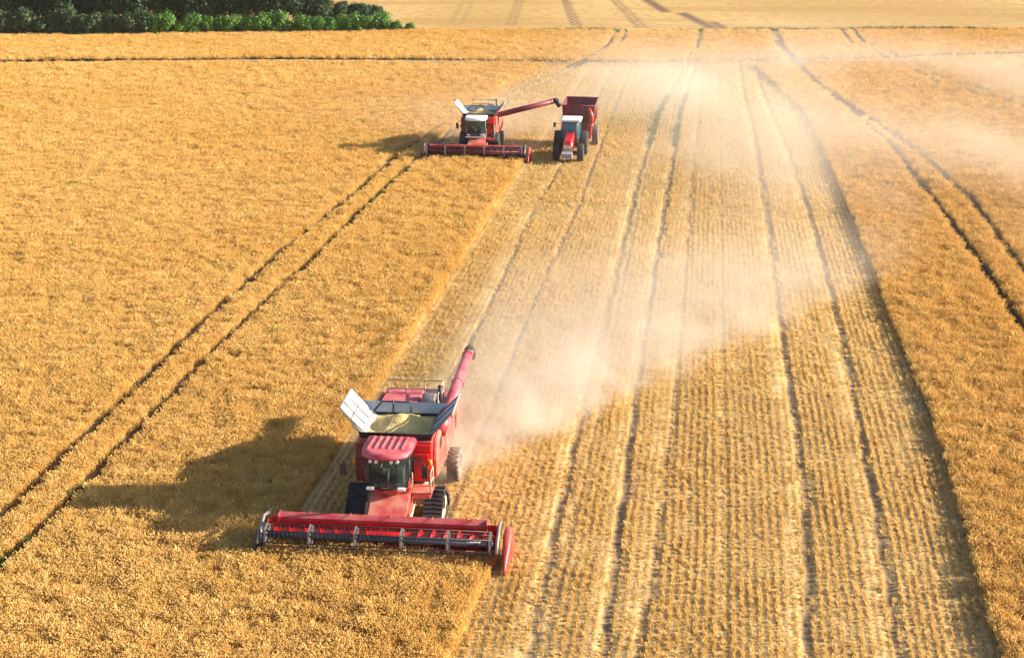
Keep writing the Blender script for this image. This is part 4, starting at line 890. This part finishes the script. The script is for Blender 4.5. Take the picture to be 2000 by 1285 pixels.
# ------------------------------------------------------------------ dust
def dust(name, label, origin, ang, size, dens, build, col=(.85, .77, .68)):
    """box domain with its own axes: x along the plume, y away from its sharp edge, z up."""
    lx0, lx1, ly0, ly1, hz = size
    o = MB().box(lx0, lx1, ly0, ly1, .0, hz).build(name, 'white'); o.location = (*origin, .02); o.rotation_euler = (0, 0, ang)
    m = bpy.data.materials.new(name); m.use_nodes = True; n = m.node_tree; N = n.nodes; L = n.links; N.remove(N['Principled BSDF'])
    pv = N.new('ShaderNodeVolumePrincipled'); pv.inputs['Color'].default_value = (*col, 1); pv.inputs['Anisotropy'].default_value = .0
    L.new(pv.outputs[0], N['Material Output'].inputs['Volume'])
    tc = N.new('ShaderNodeTexCoord'); sx = N.new('ShaderNodeSeparateXYZ'); L.new(tc.outputs['Object'], sx.inputs[0])
    class E_:
        def __init__(s, k): s.k = k
        def _b(s, op, o_, c=False, rev=False):
            q = N.new('ShaderNodeMath'); q.operation = op; q.use_clamp = c
            a, b = (s, o_) if not rev else (o_, s)
            for i, t in enumerate((a, b)):
                if isinstance(t, E_): L.new(t.k, q.inputs[i])
                else: q.inputs[i].default_value = t
            return E_(q.outputs[0])
        def __add__(s, t): return s._b('ADD', t)
        def __sub__(s, t): return s._b('SUBTRACT', t)
        def __rsub__(s, t): return s._b('SUBTRACT', t, rev=True)
        def __mul__(s, t): return s._b('MULTIPLY', t)
        def __truediv__(s, t): return s._b('DIVIDE', t)
        def exp(s): return E_(s._b('MULTIPLY', 1.0).k)._b('POWER', 0, rev=False) if False else _exp(s)
        def step(s, a, b, c=0., d=1.):
            q = N.new('ShaderNodeMapRange'); q.interpolation_type = 'SMOOTHSTEP'
            for i, t in enumerate((a, b, c, d)): q.inputs[i + 1].default_value = t
            L.new(s.k, q.inputs[0]); return E_(q.outputs[0])
    def _exp(s):
        q = N.new('ShaderNodeMath'); q.operation = 'EXPONENT'; L.new(s.k, q.inputs[0]); return E_(q.outputs[0])
    def noise(scale, det, st=(1, 1, 1), rough=.55):
        mp = N.new('ShaderNodeMapping'); mp.inputs['Scale'].default_value = st; L.new(tc.outputs['Object'], mp.inputs[0])
        q = N.new('ShaderNodeTexNoise'); q.inputs['Scale'].default_value = scale; q.inputs['Detail'].default_value = det; q.inputs['Roughness'].default_value = rough; L.new(mp.outputs[0], q.inputs['Vector']); return E_(q.outputs['Fac'])
    d = build(E_(sx.outputs[0]), E_(sx.outputs[1]), E_(sx.outputs[2]), noise) * dens
    L.new(d.k, pv.inputs['Density'])
    o.data.materials.clear(); o.data.materials.append(m); o['kind'] = 'stuff'; o['label'] = label; return o
A = W(905, 958)[:2]; B = W(1760, 560)[:2]; d_ = B - A; AL = float(np.hypot(*d_)); ANG = math.atan2(d_[1], d_[0])
def near_plume(x, y, z, noise):
    warp_ = noise(.22, 3, (1, 1, .6)) - .5
    yy = y + warp_ * x.step(0, 16, 1.2, 5.) - .4
    rb = PI / 2 - PHI - ANG; xs = x - y * (math.cos(rb) / math.sin(rb))
    edge = yy.step(-.3, 1.6); wdt = x * .06 + 2.2
    body = _e((yy * -1.) / wdt)
    wide = yy.step(0, 3) * yy.step(22, 5) * x.step(50, 8) * xs.step(-6, -3) * .065
    hz = _e((z * -1.) / (x * .022 + 1.25))
    alongs = xs.step(-3.2, -.8) * (x.step(1, 18, 1.0, .22)) * x.step(46, 16)
    nn = noise(.50, 5, (1, 1, 1), .62).step(.40, .60, .10, 1.)
    return ((edge * body * alongs) * nn + wide * noise(.3, 3).step(.3, .65, .3, 1.)) * hz * z.step(5.4, 3.)
def _e(s):
    return type(s).exp(s)
dust('dust_cloud', 'pale dust plume trailing from the nearest combine', A, ANG, (-10, 58, -3.5, 24, 5.5), 2.5, near_plume)
A2 = W(1000, 292)[:2]; B2 = W(1560, 150)[:2]; d2 = B2 - A2; ANG2 = math.atan2(d2[1], d2[0])
def far_plume(x, y, z, noise):
    yy = y + (noise(.09, 3) - .5) * 10.; edge = yy.step(-2, 3.5); body = _e((yy * -1.) / (x * .12 + 7.)); hz = _e((z * -1.) / (x * .03 + 1.3))
    al = x.step(-6, -1) * x.step(80, 35) * x.step(0, 30, 1., .7); nn = noise(.16, 4).step(.3, .68, .2, 1.)
    return edge * body * al * nn * hz * x.step(16, 4, 1., 2.6) * z.step(8.5, 4)
dust('dust_cloud', 'grey dust spreading behind the distant combine and tractor', A2, ANG2, (-7, 80, -8, 40, 9), .115, far_plume)
A3 = W(1500, 560)[:2]
def drift(x, y, z, noise):
    nn = noise(.045, 4, (1, .5, 1)).step(.40, .60, .06, 1.); r = x.step(-13, 4) * x.step(62, 40) * y.step(-4, 22) * y.step(112, 92)
    return nn * r * _e(z / -2.2) * z.step(8, 4)
dust('dust_cloud', 'thin dust drifting low over the right side of the field', A3, 0, (-14, 62, -4, 112, 8), .085, drift)

# ------------------------------------------------------------------ air
hz_ = MB().box(-2600, 2600, -320, 4600, -1.2, 27).build('haze', 'white'); hm_ = bpy.data.materials.new('haze'); hm_.use_nodes = True
n = hm_.node_tree; n.nodes.remove(n.nodes['Principled BSDF']); pv = n.nodes.new('ShaderNodeVolumePrincipled')
pv.inputs['Color'].default_value = (.95, .93, .93, 1); pv.inputs['Density'].default_value = .00006; pv.inputs['Anisotropy'].default_value = .1
n.links.new(pv.outputs[0], n.nodes['Material Output'].inputs['Volume'])
hz_.data.materials.clear(); hz_.data.materials.append(hm_); hz_['kind'] = 'stuff'; hz_['label'] = 'thin warm haze over the field'

# pieces of a part that do not touch become parts of their own
def split_loose(o, name):
    me = o.data; nv = len(me.vertices); par = list(range(nv))
    def find(a):
        while par[a] != a: par[a] = par[par[a]]; a = par[a]
        return a
    for e in me.edges: par[find(e.vertices[0])] = find(e.vertices[1])
    gr = {}
    for p in me.polygons: gr.setdefault(find(p.vertices[0]), []).append(p)
    if len(gr) < 2: return
    for ps in gr.values():
        ids = sorted({i for p in ps for i in p.vertices}); mp = {a: i for i, a in enumerate(ids)}
        m2 = bpy.data.meshes.new(name); m2.from_pydata([me.vertices[i].co[:] for i in ids], [], [[mp[i] for i in p.vertices] for p in ps]); m2.update()
        m2.polygons.foreach_set('use_smooth', [p.use_smooth for p in ps]); m2.materials.append(me.materials[0])
        q = bpy.data.objects.new(name, m2); COL.objects.link(q); q.parent = o.parent
    bpy.data.objects.remove(o)
for o in list(COL.objects):
    b_ = o.name.split('.')[0]
    if b_ in ('cab_pillars', 'hand_rail', 'panel_gap', 'lift_gear', 'panel_vent', 'steps', 'tank_corner_cloth'):
        split_loose(o, {'cab_pillars': 'cab_pillar', 'steps': 'step'}.get(b_, b_))
